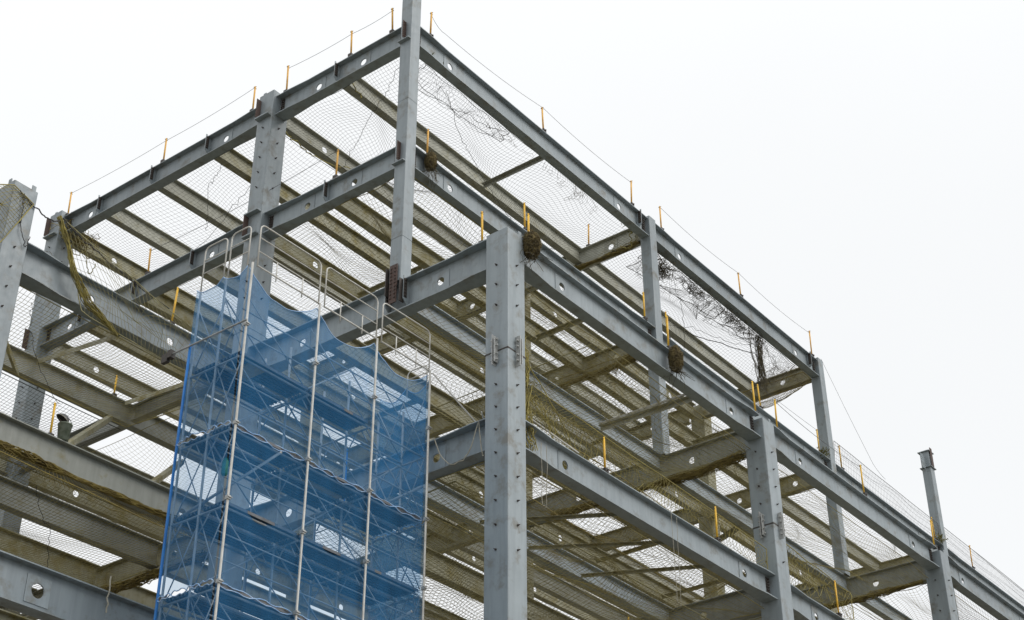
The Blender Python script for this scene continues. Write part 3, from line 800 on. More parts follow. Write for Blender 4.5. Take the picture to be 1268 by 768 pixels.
# ------------------------------------------------------------------ hanging net bundles
def bundle(c, rx, rz, label, seed):
    rng = np.random.default_rng(seed)
    o = empty('net_bundle', (c[0], c[1], c[2]), label, 'net bundle', 'balled up nets tied under yellow posts')
    n, m = 18, 14
    vs, fs = [], []
    for j in range(m+1):
        th = math.pi*j/m
        for i in range(n):
            ph = 2*math.pi*i/n
            k = 0.95+rng.normal(0, 0.10)+0.12*math.sin(3*ph+j)
            zz = math.cos(th); w = math.sin(th)*(1.0 if zz < 0 else 0.8)
            vs.append((rx*k*w*math.cos(ph), rx*k*w*math.sin(ph), rz*zz*k))
    for j in range(m):
        for i in range(n):
            fs.append((j*n+i, j*n+(i+1) % n, (j+1)*n+(i+1) % n, (j+1)*n+i))
    mb = MB(); mb.add(vs, fs)
    put('net_ball', mb.mesh('net_ball', True), M_CLUMP, o, c)
    lines = []
    for k in range(420):
        th, ph = math.acos(rng.uniform(-1, 1)), rng.uniform(0, 6.28)
        out = []
        dth, dph = rng.normal(0, 0.12), rng.normal(0, 0.25)
        for s in range(12):
            kk = 1.0+abs(rng.normal(0, 0.16))
            out.append((rx*kk*math.sin(th)*math.cos(ph), rx*kk*math.sin(th)*math.sin(ph), rz*kk*math.cos(th)))
            th += dth+rng.normal(0, 0.06); ph += dph+rng.normal(0, 0.08)
        lines.append(np.array(out))
    put('wrapped_twine', threads('wrapped_twine', lines, 0.006), M_BUNDLE, o, c)
    lines = []
    for k in range(30):
        p = np.array([rng.normal(0, rx*0.6), rng.normal(0, rx*0.4), -rz*0.8]); out = []
        v = np.array([rng.normal(0, .4), rng.normal(0, .4), -1.0])
        for s in range(8):
            out.append(p.copy()); p = p+v*0.045; v = v+rng.normal(0, 0.35, 3); v[2] = min(v[2], -0.2)
        lines.append(np.array(out))
    put('loose_end', threads('loose_end', lines, 0.006), M_CLUMP, o, c)
    return o
bundle((0.95, 3.12, 4.28), 0.125, 0.22, 'small brown net bundle hanging just right of the tall corner column', 31)
bundle((0.72, -0.10, 0.28), 0.175, 0.27, 'large dark net bundle at the top of the central stout column', 32)
bundle((6.75, 0.02, 0.24), 0.15, 0.29, 'long dark net bundle hanging on the front girder right of the middle slim column', 33)

# ------------------------------------------------------------------ yellow guard posts
POSTS = {}
def post_parts(h):
    key = ('post', h)
    if key not in MCACHE:
        mb = MB(); mb.tube([(0, 0, 0.07), (0, 0, h)], 0.025, 8)
        a = mb.mesh('tube', True)
        mb = MB(); mb.box((-0.06, -0.06, -0.03), (0.06, 0.06, 0.07)); mb.tube([(0, -0.10, 0.02), (0, 0.10, 0.02)], 0.018, 6)
        b = mb.mesh('clamp')
        mb = MB(); mb.tube([(-0.05, 0, h-0.05), (0.05, 0, h-0.05)], 0.010, 5); mb.tube([(0, 0.05, h-0.02), (0, -0.05, h-0.02)], 0.008, 5)
        c = mb.mesh('hook')
        MCACHE[key] = (a, b, c)
    return MCACHE[key]
def post(x, y, z, h, label, mat=M_ORANGE, lean=(0, 0)):
    o = empty('guard_post', (x, y, z), label, 'guard post', 'yellow guard posts clamped to the beams')
    if lean != (0, 0):
        o.rotation_euler = (lean[1], -lean[0]*-1, 0)
    a, b, c = post_parts(h)
    if a.materials and a.materials[0] != mat: a = a.copy(); a.materials.clear()
    p = bpy.data.objects.new('post_tube', a); b_ = bpy.data.objects.new('clamp', b); c_ = bpy.data.objects.new('wire_hook', c)
    for q, mt in ((p, mat), (b_, M_DARK), (c_, M_WIRE)):
        COL.objects.link(q); q.parent = o
        if not q.data.materials: q.data.materials.append(mt)
    return o
zt3, zt2 = F3+0.03, F2+0.03
PL = [
 (0.2, 17.03, zt3, 0.92, 'faded orange post at the far left end of the roof edge'),
 (0.2, 12.73, zt3, 0.90, 'faded orange post alone at the middle of the long left roof girder'),
 (0.2, 9.07, zt3, 0.92, 'faded orange post just left of the thick notched roof column'),
 (0.2, 7.76, zt3, 0.95, 'faded orange post just right of the thick notched roof column'),
 (0.2, 5.38, zt3, 0.88, 'faded orange post at the middle of the short upper left roof girder'),
 (0.2, 3.92, zt3, 0.86, 'faded orange post touching the left side of the tall corner column at roof level'),
 (0.92, 3.25, zt3, 0.85, 'faded orange post touching the right side of the tall corner column at roof level'),
 (5.83, 3.25, zt3, 0.88, 'faded orange post alone at the middle of the near right roof girder'),
 (10.25, 3.25, zt3, 0.92, 'faded orange post just left of the middle slim column on the roof'),
 (11.89, 3.25, zt3, 0.92, 'faded orange post just right of the middle slim column on the roof'),
 (16.65, 3.25, zt3, 0.98, 'faded orange post alone at the middle of the far right roof girder'),
 (21.5, 3.25, zt3, 1.0, 'leaning orange post at the right end of the roof'),
 (0.2, 5.61, zt2, 0.92, 'orange post on the second tier left girder below the short roof girder'),
 (0.2, 12.66, zt2, 0.86, 'thin orange post on the second tier left girder far from the corner'),
 (0.95, 3.25, zt2, 0.85, 'orange post above the small brown net bundle'),
 (4.92, 3.25, zt2, 0.90, 'thin rear one of two yellow posts above the central stout column'),
 (10.55, 3.2, zt2, 0.95, 'yellow post just left of the middle slim column on the second tier'),
 (11.85, 3.25, zt2, 0.95, 'thin rear yellow post just right of the middle slim column on the second tier'),
 (17.25, 3.25, zt2, 0.88, 'thin rear one of two yellow posts above the second stout column'),
 (21.15, 3.25, zt2, 0.90, 'yellow post left of the last roofed column, with weeds at its foot'),
 (22.75, 3.25, zt2, 0.92, 'yellow post right of the last roofed column at the start of the thin edge net'),
 (30.2, 3.25, zt2, 0.95, 'yellow post touching the left foot of the free standing column'),
 (33.6, 3.25, zt2, 0.98, 'dark orange post at the far right on the thin edge net'),
 (0.2, 0.87, F1+0.03, 0.88, 'yellow post on the girder just left of the central stout column'),
 (11.2, 5.5, F3, 0.86, 'faded orange post on the roof cross beam behind the net'),
 (12.6, 5.9, zt2-0.4, 0.86, 'short orange post half hidden behind the front girder left of the middle slim column'),
 (1.02, 0.2, 0.58, 0.88, 'thick yellow post beside the large dark net bundle'),
 (6.74, 0.2, 0.58, 0.95, 'thick yellow post above the long dark net bundle'),
 (11.0, 0.2, 0.58, 1.0, 'thick front one of two yellow posts above the second stout column'),
 (12.16, 0.2, 0.58, 0.92, 'leaning yellow post just right of the top of the second stout column'),
 (17.3, 0.2, 0.58, 0.98, 'yellow post alone on the front girder between the second and third stout columns'),
 (22.1, 0.2, 0.58, 0.95, 'yellow post on top of the third stout column'),
 (3.71, 0.2, -3.97, 0.86, 'bright yellow post on the lower right girder nearest the central stout column'),
 (8.4, 0.2, -3.97, 0.90, 'bright yellow post on the lower right girder nearer the second stout column'),
 (14.57, 0.2, -3.97, 1.0, 'bright yellow post on the lower girder right of the second stout column'),
 (-1.96, 8.55, 0.23, 1.05, 'thick yellow post on the left wing girder close to the scaffold'),
 (-0.34, 12.6, 0.40, 0.62, 'small yellow post behind the coarse left wing net'),
 (-4.65, 8.6, -3.85, 0.80, 'yellow post beside the stained bucket'),
 (12.9, 5.8, -4.02, 0.9, 'yellow post deep inside the lowest tier, near the bottom edge'),
]
for i, (x, y, z, h, lb) in enumerate(PL):
    yl = M_ORANGE if 'orange' in lb else M_YELLOW
    ln = (rad(-4), rad(3)) if 'leaning' in lb else (rad(random.uniform(-2, 2)), rad(random.uniform(-2, 2)))
    post(x, y, z, h, lb, yl, ln)

# ------------------------------------------------------------------ wires and ropes
def wire(pts, r, label, mat=M_WIRE, sag=0.0, name='safety_wire', cat='wire', group=None, n=14, kink=0.0, seed=0):
    rng = random.Random(seed)
    out = []
    P = [Vector(p) for p in pts]
    for a, b in zip(P, P[1:]):
        for i in range(n):
            t = i/n
            q = a.lerp(b, t); q.z -= sag*4*t*(1-t)
            if kink and 0 < i: q += Vector((rng.gauss(0, kink), rng.gauss(0, kink), rng.gauss(0, kink)))
            out.append(q)
    out.append(P[-1])
    o0 = P[0]
    mb = MB(); mb.tube([q-o0 for q in out], r, 5)
    o = put(name, mb.mesh(name), mat, None, tuple(o0))
    return tag(o, label, cat, group)
G_W = 'thin safety wires strung between post tops'
R_ = 0.0055
wire([(0.2, 17.03, 9.3), (0.2, 12.73, 9.22), (0.2, 9.07, 9.3)], R_, 'thin wire above the long left roof girder', sag=0.06, group=G_W)
wire([(0.2, 7.76, 9.3), (0.2, 5.38, 9.22), (0.2, 3.92, 9.22)], R_, 'thin wire above the short upper left roof girder', sag=0.05, group=G_W)
wire([(0.92, 3.25, 9.22), (1.5, 3.25, 8.95), (5.83, 3.25, 9.28), (10.25, 3.25, 9.3)], R_, 'thin wire above the near right roof girder', sag=0.10, group=G_W)
wire([(11.89, 3.25, 9.3), (16.65, 3.25, 9.35), (21.5, 3.25, 9.38)], R_, 'thin wire above the far right roof girder', sag=0.12, group=G_W)
wire([(22.0, 3.15, 8.5), (25.1, 3.1, 5.6), (26.0, 3.1, 5.35)], R_, 'thin wire slanting down from the last roofed column', sag=0.05, group=G_W)
wire([(17.25, 3.25, 5.34), (21.15, 3.25, 5.36)], R_, 'thin wire above the second tier left of the last roofed column', sag=0.03, group=G_W)
wire([(12.16, 0.2, 1.5), (17.3, 0.2, 1.5)], 0.007, 'slack wire from the leaning post to the next front post', sag=0.12, group=G_W)
wire([(0.2, 12.66, 5.3), (0.2, 5.61, 5.38)], 0.007, 'thin wire above the second tier left girder', sag=0.12, group=G_W)
wire([(30.5, 3.1, 7.6), (30.2, 3.1, 4.9)], 0.006, 'thin wire hanging from the top plate of the free standing column', sag=0.0, group=G_W)
wire([(33.6, 3.25, 5.4), (41.0, 3.25, 5.3)], 0.007, 'thin wire at the far right above the edge net', sag=0.05, group=G_W)
# ropes
wire([(0.5, 3.5, 7.15), (1.6, 3.8, 7.25), (3.0, 3.7, 7.45), (4.3, 3.55, 7.62)], 0.007, 'black rope looping along the roof net right of the tall corner column', M_ROPE, 0.12, 'black_rope', 'rope', n=12, kink=0.012, seed=3)
wire([(-6.75, 8.2, 1.2), (-6.2, 8.2, 1.0), (-5.85, 8.25, 0.95), (-5.5, 8.3, 1.2), (-4.4, 8.35, 0.9), (-2.2, 8.4, 0.5)], 0.016, 'black rope stretched from the near left column along the net top', M_ROPE, 0.06, 'black_rope', 'rope', n=8, kink=0.012, seed=4)
wire([(-6.62, 8.2, 1.18), (-6.55, 8.18, 0.3), (-6.35, 8.18, -0.1), (-6.3, 8.18, 0.2)], 0.010, 'thin black cord dangling down the near left column', M_ROPE, 0.05, 'black_rope', 'rope', n=8, kink=0.012, seed=5)
wire([(15.2, 4.6, 6.9), (17.0, 4.3, 7.2), (18.7, 4.0, 7.5)], 0.014, 'black rope slanting across the right hand roof net', M_ROPE, 0.06, 'black_rope', 'rope', n=8, kink=0.01, seed=6)
wire([(-5.55, 4.62, -8.3), (-5.54, 4.62, -8.98)], 0.014, 'pale rope hanging over the round hole of the lowest girder', M_PALEROPE, 0.0, 'pale_rope', 'rope', n=8, kink=0.012, seed=7)
wire([(1.25, 0.1, -4.3), (1.25, 0.1, -5.7), (1.4, 0.1, -5.72), (1.42, 0.1, -4.3)], 0.007, 'pale rope loop hanging under the yellow bunch beside the central column', M_PALEROPE, 0.0, 'pale_rope', 'rope', n=6, kink=0.008, seed=8)
wire([(6.2, 0.1, -3.9), (6.22, 0.1, -6.2), (6.38, 0.1, -6.25), (6.42, 0.1, -4.1)], 0.006, 'pale rope loop hanging across the lower right girder', M_PALEROPE, 0.0, 'pale_rope', 'rope', n=6, kink=0.008, seed=9)
wire([(-0.2, 1.75, -4.3), (-0.12, 1.2, -4.95), (0.0, 0.75, -4.1), (0.05, 0.65, -4.9)], 0.012, 'pale rope swinging from the right edge of the scaffold', M_PALEROPE, 0.25, 'pale_rope', 'rope', n=8, kink=0.008, seed=10)
wire([(0.98, 0.45, -3.55), (2.6, 0.12, -3.98)], 0.022, 'pale pole lying on the lower right girder by the yellow bunch', M_WHITE, 0.0, 'loose_pole', 'pole', n=2)
wire([(-0.36, 1.72, -2.8), (0.5, 0.9, -4.2), (0.02, 0.7, -3.9)], 0.016, 'pale tube tying the scaffold to the central column', M_WHITE, 0.0, 'loose_pole', 'pole', n=2)
wire([(8.05, 0.38, 0.02), (8.0, 3.2, 0.02)], 0.035, 'pale scaffold tube lying between the front girder and the joist behind', M_TUBE, 0.0, 'loose_pole', 'pole', n=2)
wire([(-0.75, 6.5, -7.9), (-0.75, 6.45, -6.2)], 0.03, 'rusty upright bar standing on the lowest girder beside the scaffold', M_PRIMER, 0.0, 'rusty_bar', 'bar', n=2)

G_Y = 'yellow ropes tied at the roof corners'
wire([(0.45, 8.15, 7.9), (0.7, 8.2, 7.6), (1.2, 8.25, 7.62), (2.0, 8.25, 7.55), (3.3, 8.25, 7.95)], 0.016, 'yellow rope looped along the joist right of the notched roof column', M_YNET, 0.10, 'yellow_rope', 'rope', group=G_Y, n=8, kink=0.02, seed=11)
wire([(0.5, 5.65, 8.2), (0.6, 5.6, 7.8), (0.9, 5.62, 7.7), (1.0, 5.7, 7.75)], 0.016, 'yellow rope at the joist left of the tall corner column', M_YNET, 0.05, 'yellow_rope', 'rope', group=G_Y, n=8, kink=0.02, seed=12)
wire([(10.6, 3.5, 7.75), (10.8, 3.7, 7.9), (10.95, 3.8, 7.5), (11.0, 4.2, 7.75)], 0.016, 'yellow rope in the roof corner left of the middle slim column', M_YNET, 0.05, 'yellow_rope', 'rope', group=G_Y, n=8, kink=0.02, seed=13)
wire([(0.3, 16.9, 7.72), (0.6, 16.95, 7.2), (1.0, 17.0, 7.6), (1.3, 17.05, 6.9), (1.5, 17.1, 7.4)], 0.014, 'yellow rope fringe at the far left end of the roof', M_YNET, 0.08, 'yellow_rope', 'rope', group=G_Y, n=8, kink=0.02, seed=14)
for k, (xa, xb, dep, wh) in enumerate(((11.6, 16.0, 0.9, 'roof net edge bunched right of the middle slim column'), (15.2, 18.6, 0.55, 'roof net edge bunched by the hanging brown tangle'),
                                     (1.0, 4.6, 0.6, 'roof net edge bunched right of the tall corner column'))):
    net((xa, 3.5, F3-0.67), (xb, 3.5, F3-0.67), (xb, 3.5+dep*0.5, F3-0.85), (xa, 3.5+dep, F3-1.0), 'ragged '+wh, cell=0.075, r=0.0042 if k < 2 else 0.0030, sag=0.15, amp=0.16 if k < 2 else 0.10, skew=0.6 if k < 2 else 0.35,
        mat=M_CLUMP if k < 2 else M_NETG, group='bunched edges of the roof net', seed=240+k, name='bunched_net', cat='net')
rr = random.Random(5)
DR = [((0.6, 4.0, 7.55), (2.6, 7.9, 7.4), 'left half of the roof net by the tall corner column'), ((1.0, 8.9, 7.5), (3.5, 16.5, 7.4), 'long roof net left of the notched column'),
      ((0.6, 10.6, 7.6), (2.2, 12.9, 7.2), 'roof net in the middle of the long left side'), ((2.0, 3.6, 7.5), (7.5, 5.5, 7.1), 'roof net right of the tall corner column'),
      ((13.0, 3.6, 7.5), (16.8, 5.6, 7.2), 'roof net in the right hand bay'), ((14.0, 5.6, 7.3), (18.0, 3.7, 7.4), 'roof net beside the hanging brown tangle'),
      ((-5.5, 8.9, -0.8), (-2.0, 12.4, -0.6), 'left wing net under the near girder'), ((-4.0, 13.0, -0.5), (-0.5, 16.5, -0.8), 'left wing net behind the bucket'),
      ((-4.5, 9.0, -4.8), (-1.5, 12.4, -5.0), 'low left wing net above the lowest girder'), ((24.0, 0.6, -1.0), (29.0, 0.6, -1.9), 'hanging net right of the third stout column')]
for k, (p, q, wh) in enumerate(DR):
    m1 = tuple(p[i]+(q[i]-p[i])*0.4+rr.uniform(-0.3, 0.3)*(0.4 if i == 2 else 1) for i in range(3))
    wire([p, m1, q], 0.0065, 'thin dark cord in the '+wh, M_ROPE, 0.18, 'dark_cord', 'cord', None, n=14, kink=0.03, seed=40+k)
# weeds at the foot of a post
def weeds(c, label, n=70, s=0.25, seed=1):
    rng = np.random.default_rng(seed)
    mb = MB()
    for k in range(n):
        p = rng.normal(0, s*0.5, 3)*np.array([1.4, .5, .5]); d = rng.normal(0, 1, 3); d[2] = abs(d[2]); d /= np.linalg.norm(d)
        w = np.cross(d, rng.normal(0, 1, 3)); w /= np.linalg.norm(w)+1e-6
        L = rng.uniform(0.06, 0.16)
        mb.add([p-w*0.012, p+w*0.012, p+d*L*0.6+w*0.016, p+d*L, p+d*L*0.6-w*0.016], [(0, 1, 2, 3, 4)])
    o = put('weed', mb.mesh('weed'), M_LEAF, None, c)
    return tag(o, label, 'weed')
weeds((21.3, 3.15, F2+0.05), 'small green weed on the beam left of the last roofed column', seed=1)
weeds((30.35, 3.1, F2+0.1), 'yellowish weed at the foot of the free standing column', seed=2)
weeds((1.1, 3.4, F3-0.55), 'small yellow green weed in the net at the tall corner column', n=40, seed=3)
weeds((10.9, 3.7, F3-0.25), 'yellow green weed in the roof corner by the middle slim column', n=60, seed=4)

# ------------------------------------------------------------------ bucket and helmet
BX, BY, BZ = -4.38, 8.52, -3.86
bk = empty('bucket', (BX, BY, BZ), 'stained grey green bucket standing on a beam in the left wing', 'bucket')
n = 28; vs = []; fs = []
prof = [(0.0, 0.0), (0.115, 0.0), (0.15, 0.36), (0.158, 0.36), (0.158, 0.385), (0.146, 0.385), (0.110, 0.02), (0.0, 0.02)]
for r, z in prof:
    for k in range(n): vs.append((r*math.cos(2*math.pi*k/n), r*math.sin(2*math.pi*k/n), z))
for i in range(len(prof)-1):
    for k in range(n): fs.append((i*n+k, i*n+(k+1) % n, (i+1)*n+(k+1) % n, (i+1)*n+k))
mb = MB(); mb.add(vs, fs); put('bucket_body', mb.mesh('bucket_body', True), M_BUCKET, bk, (BX, BY, BZ))
mb = MB(); mb.tube([(0.155*math.cos(a), -0.02, 0.36+0.2*math.sin(a)) for a in [math.pi*k/14 for k in range(15)]], 0.008, 5)
put('handle', mb.mesh('handle'), M_DARK, bk, (BX, BY, BZ))
hp = (BX-0.1, BY-0.02, BZ+0.46)
hm = empty('hard_hat', hp, 'dark grey hard hat hung on the yellow post above the bucket', 'hard hat')
vs = []; fs = []; n = 24; m = 9
for j in range(m+1):
    th = math.pi/2*j/m
    for k in range(n):
        a = 2*math.pi*k/n
        vs.append((0.14*math.cos(th)*math.cos(a), 0.115*math.cos(th)*math.sin(a), 0.13*math.sin(th)))
for j in range(m):
    for k in range(n): fs.append((j*n+k, j*n+(k+1) % n, (j+1)*n+(k+1) % n, (j+1)*n+k))
for k in range(n):
    a = 2*math.pi*k/n; vs.append((0.17*math.cos(a), 0.135*math.sin(a), -0.01))
b0 = (m+1)*n
for k in range(n): fs.append((b0+k, b0+(k+1) % n, (k+1) % n, k))
mb = MB(); mb.add(vs, fs); sh = put('shell', mb.mesh('shell', True), M_HELMET, hm, hp)
mb = MB(); mb.tube([(0.15*math.cos(a), 0.12*math.sin(a), 0.012) for a in [2*math.pi*k/24 for k in range(25)]], 0.010, 5)
put('pale_band', mb.mesh('pale_band'), M_PALEROPE, hm, hp)
hm.rotation_euler = (0, rad(35), rad(-25))

# ------------------------------------------------------------------ scaffold
SX = [-5.53, -3.72, -2.05, -0.40]
SY0, SYM, SY2 = 1.755, 2.46, 3.16
SZT = -2.85
LIFT = 1.49
LV = [-4.62-LIFT*k for k in range(11)]
SCF = empty('scaffold', (SX[0], SY0, -20.5), 'tall tube scaffold tower wrapped in blue netting in front of the steel frame', 'scaffold')
def part(name, mb, mat, smooth=False): return put(name, mb.mesh(name, smooth), mat, SCF, (0, 0, 0))
for x in SX:
    for j, y in enumerate((SY0, SYM, SY2)):
        top = SZT+(0.10 if j == 0 else (0.05 if x in (SX[0],) else -0.65))
        mb = MB(); mb.tube([(x, y, -20.5), (x, y, top)], 0.023 if j == 0 else 0.023, 8)
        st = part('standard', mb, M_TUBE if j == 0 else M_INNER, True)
        if j == 0:
            for z in (-4.11, -6.15, -7.6, -9.12):
                mb = MB(); mb.box((x-0.035, y-0.04, z-0.035), (x+0.035, y+0.04, z+0.035)); mb.tube([(x+0.05, y-0.05, z), (x-0.05, y-0.05, z)], 0.012, 6)
                put('coupler', mb.mesh('coupler'), M_GALV, st, (0, 0, 0))
NL = 7
for k in range(NL):
    z = LV[k]
    for i in range(3):
        a, b = SX[i], SX[i+1]
        for jj, (ya, yb) in enumerate(((SY0+0.10, SYM-0.05), (SYM+0.05, SY2-0.05))):
            if k == 0 and (i == 2 or (jj == 1 and i > 0)): continue
            mb = MB()
            np_ = 2
            wd = (yb-ya)/np_
            for q in range(np_):
                y0, y1 = ya+q*wd+0.012, ya+(q+1)*wd-0.012
                mb.box((a+0.03, y0, z-0.012), (b-0.03, y1, z))
                for rr in range(4):
                    yy = y0+(y1-y0)*rr/3
                    mb.box((a+0.03, max(y0, yy-0.02), z-0.055), (b-0.03, min(y1, yy+0.02), z-0.0125))
                for rr in range(5):
                    xx = a+0.2+(b-a-0.4)*rr/4
                    mb.box((xx-0.02, y0+0.03, z-0.045), (xx+0.02, y1-0.03, z-0.0125))
            part('deck', mb, M_DECK)
        # ledgers and guard rails
        mb = MB()
        for y in (SY0+0.17, SYM, SY2):
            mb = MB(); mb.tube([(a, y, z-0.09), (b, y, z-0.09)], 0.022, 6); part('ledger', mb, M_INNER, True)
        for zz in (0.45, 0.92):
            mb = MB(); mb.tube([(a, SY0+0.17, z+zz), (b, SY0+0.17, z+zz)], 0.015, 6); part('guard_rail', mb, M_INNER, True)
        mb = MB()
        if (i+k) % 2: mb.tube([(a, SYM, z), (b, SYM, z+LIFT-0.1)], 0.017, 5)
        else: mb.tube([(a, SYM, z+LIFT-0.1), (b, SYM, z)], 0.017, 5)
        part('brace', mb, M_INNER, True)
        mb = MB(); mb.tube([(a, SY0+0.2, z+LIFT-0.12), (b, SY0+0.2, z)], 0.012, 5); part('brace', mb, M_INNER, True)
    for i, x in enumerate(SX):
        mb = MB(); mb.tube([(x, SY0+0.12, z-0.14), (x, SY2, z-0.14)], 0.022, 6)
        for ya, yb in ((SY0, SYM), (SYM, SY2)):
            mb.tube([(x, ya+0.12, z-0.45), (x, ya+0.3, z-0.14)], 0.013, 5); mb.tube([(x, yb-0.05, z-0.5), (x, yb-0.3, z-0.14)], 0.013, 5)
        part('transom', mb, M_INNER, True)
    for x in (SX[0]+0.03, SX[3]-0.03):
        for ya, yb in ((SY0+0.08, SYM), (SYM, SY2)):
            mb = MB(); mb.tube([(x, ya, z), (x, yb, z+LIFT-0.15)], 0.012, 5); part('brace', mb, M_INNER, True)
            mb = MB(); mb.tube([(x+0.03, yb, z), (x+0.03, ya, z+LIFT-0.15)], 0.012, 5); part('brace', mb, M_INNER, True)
# raking tubes in the Y direction
for (x, z0, z1) in ((-4.9, -7.55, -6.2), (-1.0, -6.3, -5.4), (-1.2, -9.2, -8.1)):
    mb = MB(); mb.tube([(x-0.5, SY2, z0), (x+0.6, SY0+0.1, z1)], 0.03, 6); part('raker', mb, M_INNER, True)
# guard frames on the top lift
def rounded(p, q, h, rr=0.12, off=0.0):
    """inverted U between p and q of height h with rounded corners"""
    p, q = Vector(p), Vector(q); u = (q-p).normalized(); up = Vector((0, 0, 1))
    pts = [p, p+up*(h-rr)]
    for k in range(1, 6):
        a = math.pi/2*k/5; pts.append(p+up*(h-rr)+u*rr*(1-math.cos(a))+up*rr*math.sin(a))
    pts2 = [q, q+up*(h-rr)]
    for k in range(1, 6):
        a = math.pi/2*k/5; pts2.append(q+up*(h-rr)-u*rr*(1-math.cos(a))+up*rr*math.sin(a))
    return pts+pts2[::-1]
def guard(p, q, h, legs=True):
    mb = MB()
    mb.tube(rounded(p, q, h), 0.015, 7)
    P, Q = Vector(p), Vector(q); up = Vector((0, 0, 1))
    for f in (0.36, 0.68):
        mb.tube([P+up*h*f, Q+up*h*f], 0.012, 6)
    if legs:
        mb.tube([P+up*0.02, Q+up*0.02], 0.018, 6)
        for f in (0.3, 0.72):
            c = P.lerp(Q, f); mb.tube([c+up*h*0.36, c-up*0.1+up*0.02], 0.013, 6)
    part('guard_frame', mb, M_WHITE, True)
zg = SZT+0.05
for i in range(3):
    a, b = SX[i]+0.10, SX[i+1]-0.06
    guard((a, SY0-0.02, zg), (b, SY0-0.02, zg), 0.98)
guard((SX[0]-0.02, SY0+0.12, zg), (SX[0]-0.02, SYM-0.06, zg), 0.95, False)
guard((SX[0]-0.02, SYM+0.06, zg), (SX[0]-0.02, SY2-0.02, zg), 0.95, False)
guard((SX[3]+0.02, SY0+0.1, zg-0.35), (SX[3]+0.02, SYM-0.06, zg-0.35), 0.6, False)
# tie bar to the wing girder
mb = MB(); mb.tube([(SX[0]-0.10, SY0-0.12, -4.11), (SX[0]-0.10, 3.75, -4.11)], 0.019, 7)
tb = part("tie_bar", mb, M_INNER, False)
mb = MB(); mb.box((SX[0]-0.16, 3.62, -4.19), (SX[0]-0.04, 3.72, -4.03)); mb.box((SX[0]-0.14, 3.74, -4.24), (SX[0]-0.06, 3.90, -4.06))
put('coupler', mb.mesh('coupler'), M_DARK, tb, (0, 0, 0))
# plywood board and a hanging green bottle
mb = MB(); mb.box((SX[0]+0.35, SY0+0.2, LV[0]-0.09), (SX[0]+0.75, SY0+0.75, LV[0]-0.062)); part('ply_board', mb, M_WOOD)
mb = MB(); mb.box((SX[1]+0.6, SY0+0.55, LV[1]-0.09), (SX[1]+1.5, SY0+0.68, LV[1]-0.058)); part('ply_board', mb, M_WOOD)
mb = MB(); mb.tube([(-5.2, 2.3, -6.9), (-5.2, 2.3, -6.86), (-5.2, 2.3, -6.62), (-5.2, 2.3, -6.55)], [0.03, 0.06, 0.06, 0.03], 10)
tag(put('plastic_bottle', mb.mesh('plastic_bottle', True), M_GREEN, None, (0, 0, 0)), 'small green plastic bottle hanging inside the scaffold at its left side', 'bottle')

# ------------------------------------------------------------------ blue netting on the scaffold
J1, J2, J3 = -6.15, -9.12, -12.1
def sheet(xs, top, bot, label, axis, const, seed, nz=26, per=14, wav=0.045, hem_top=True, hem_bot=True, scallop=0.05, sagtop=None):
    """netting panel; xs = tie positions along the axis"""
    rng = np.random.default_rng(seed)
    cols = []
    for i in range(len(xs)-1):
        for k in range(per):
            cols.append((xs[i]+(xs[i+1]-xs[i])*k/per, k/per))
    cols.append((xs[-1], 0.0))
    N = len(cols)
    ph = rng.uniform(0, 6.28, 6)
    V, F = [], []
    tops, bots = [], []
    for (s, f) in cols:
        bow = math.sin(math.pi*f)
        lace = abs(math.sin(2*math.pi*f*2.0))
        zt = top-(sagtop*bow**0.8 if sagtop else scallop*lace)
        zb = bot+(scallop*lace)
        row = []
        for j in range(nz+1):
            t = j/nz
            z = zt+(zb-zt)*t
            d = wav*(math.sin(s*3.1+ph[0]+0.6*z)+0.7*math.sin(s*7.3+ph[1]-1.1*z)+0.5*math.sin(z*4.0+ph[2]+s))*(bow*0.8+0.2)
            d += 0.03*bow*math.sin(math.pi*t)
            d = (abs(d)*0.8 if axis == 'X' else (-abs(d) if const < -3 else abs(d)))
            row.append((s, d, z))
        cols_pts = [(p[0], const+p[1], p[2]) if axis == 'X' else (const+p[1], p[0], p[2]) for p in row]
        V += cols_pts; tops.append(cols_pts[0]); bots.append(cols_pts[-1])
    M1 = nz+1
    for i in range(N-1):
        for j in range(nz):
            F.append((i*M1+j, (i+1)*M1+j, (i+1)*M1+j+1, i*M1+j+1))
    org = V[0]
    mb = MB(); mb.add([(p[0]-org[0], p[1]-org[1], p[2]-org[2]) for p in V], F)
    o = put('debris_netting', mb.mesh('debris_netting', True), M_BLUE, None, org)
    tag(o, label, 'netting', 'blue debris netting panels around the scaffold')
    for ok, pts in ((hem_top, tops), (hem_bot, bots)):
        if not ok: continue
        mb = MB()
        mb.tube([(p[0]-org[0], p[1]-org[1], p[2]-org[2]) for p in pts], 0.011, 5)
        sub('hem', mb.mesh('hem', True), M_HEM, o)
    return o
FY = SY0+0.075
sheet(SX, SZT+0.02, J1, 'top blue netting panel on the wide scaffold front, upper edge sagging between poles', 'X', FY, 1, sagtop=0.40)
sheet(SX, J1, J2, 'middle blue netting panel on the wide front of the scaffold', 'X', FY, 2)
sheet(SX, J2, J3, 'lowest blue netting panel on the wide front of the scaffold, at the bottom edge', 'X', FY, 3)
LX = SX[0]-0.055
SYS = [SY0+0.065, SYM, SY2+0.05]
sheet(SYS, SZT+0.02, J1, 'top blue netting panel on the narrow left side of the scaffold', 'Y', LX, 4, sagtop=0.16)
sheet(SYS, J1, J2, 'middle blue netting panel on the narrow left side of the scaffold', 'Y', LX, 5)
sheet(SYS, J2, J3, 'lowest blue netting panel on the narrow left side of the scaffold', 'Y', LX, 6)
RX = SX[3]+0.055
sheet(SYS, SZT-0.05, J1, 'top blue netting panel closing the right end of the scaffold', 'Y', RX, 7, sagtop=0.2)
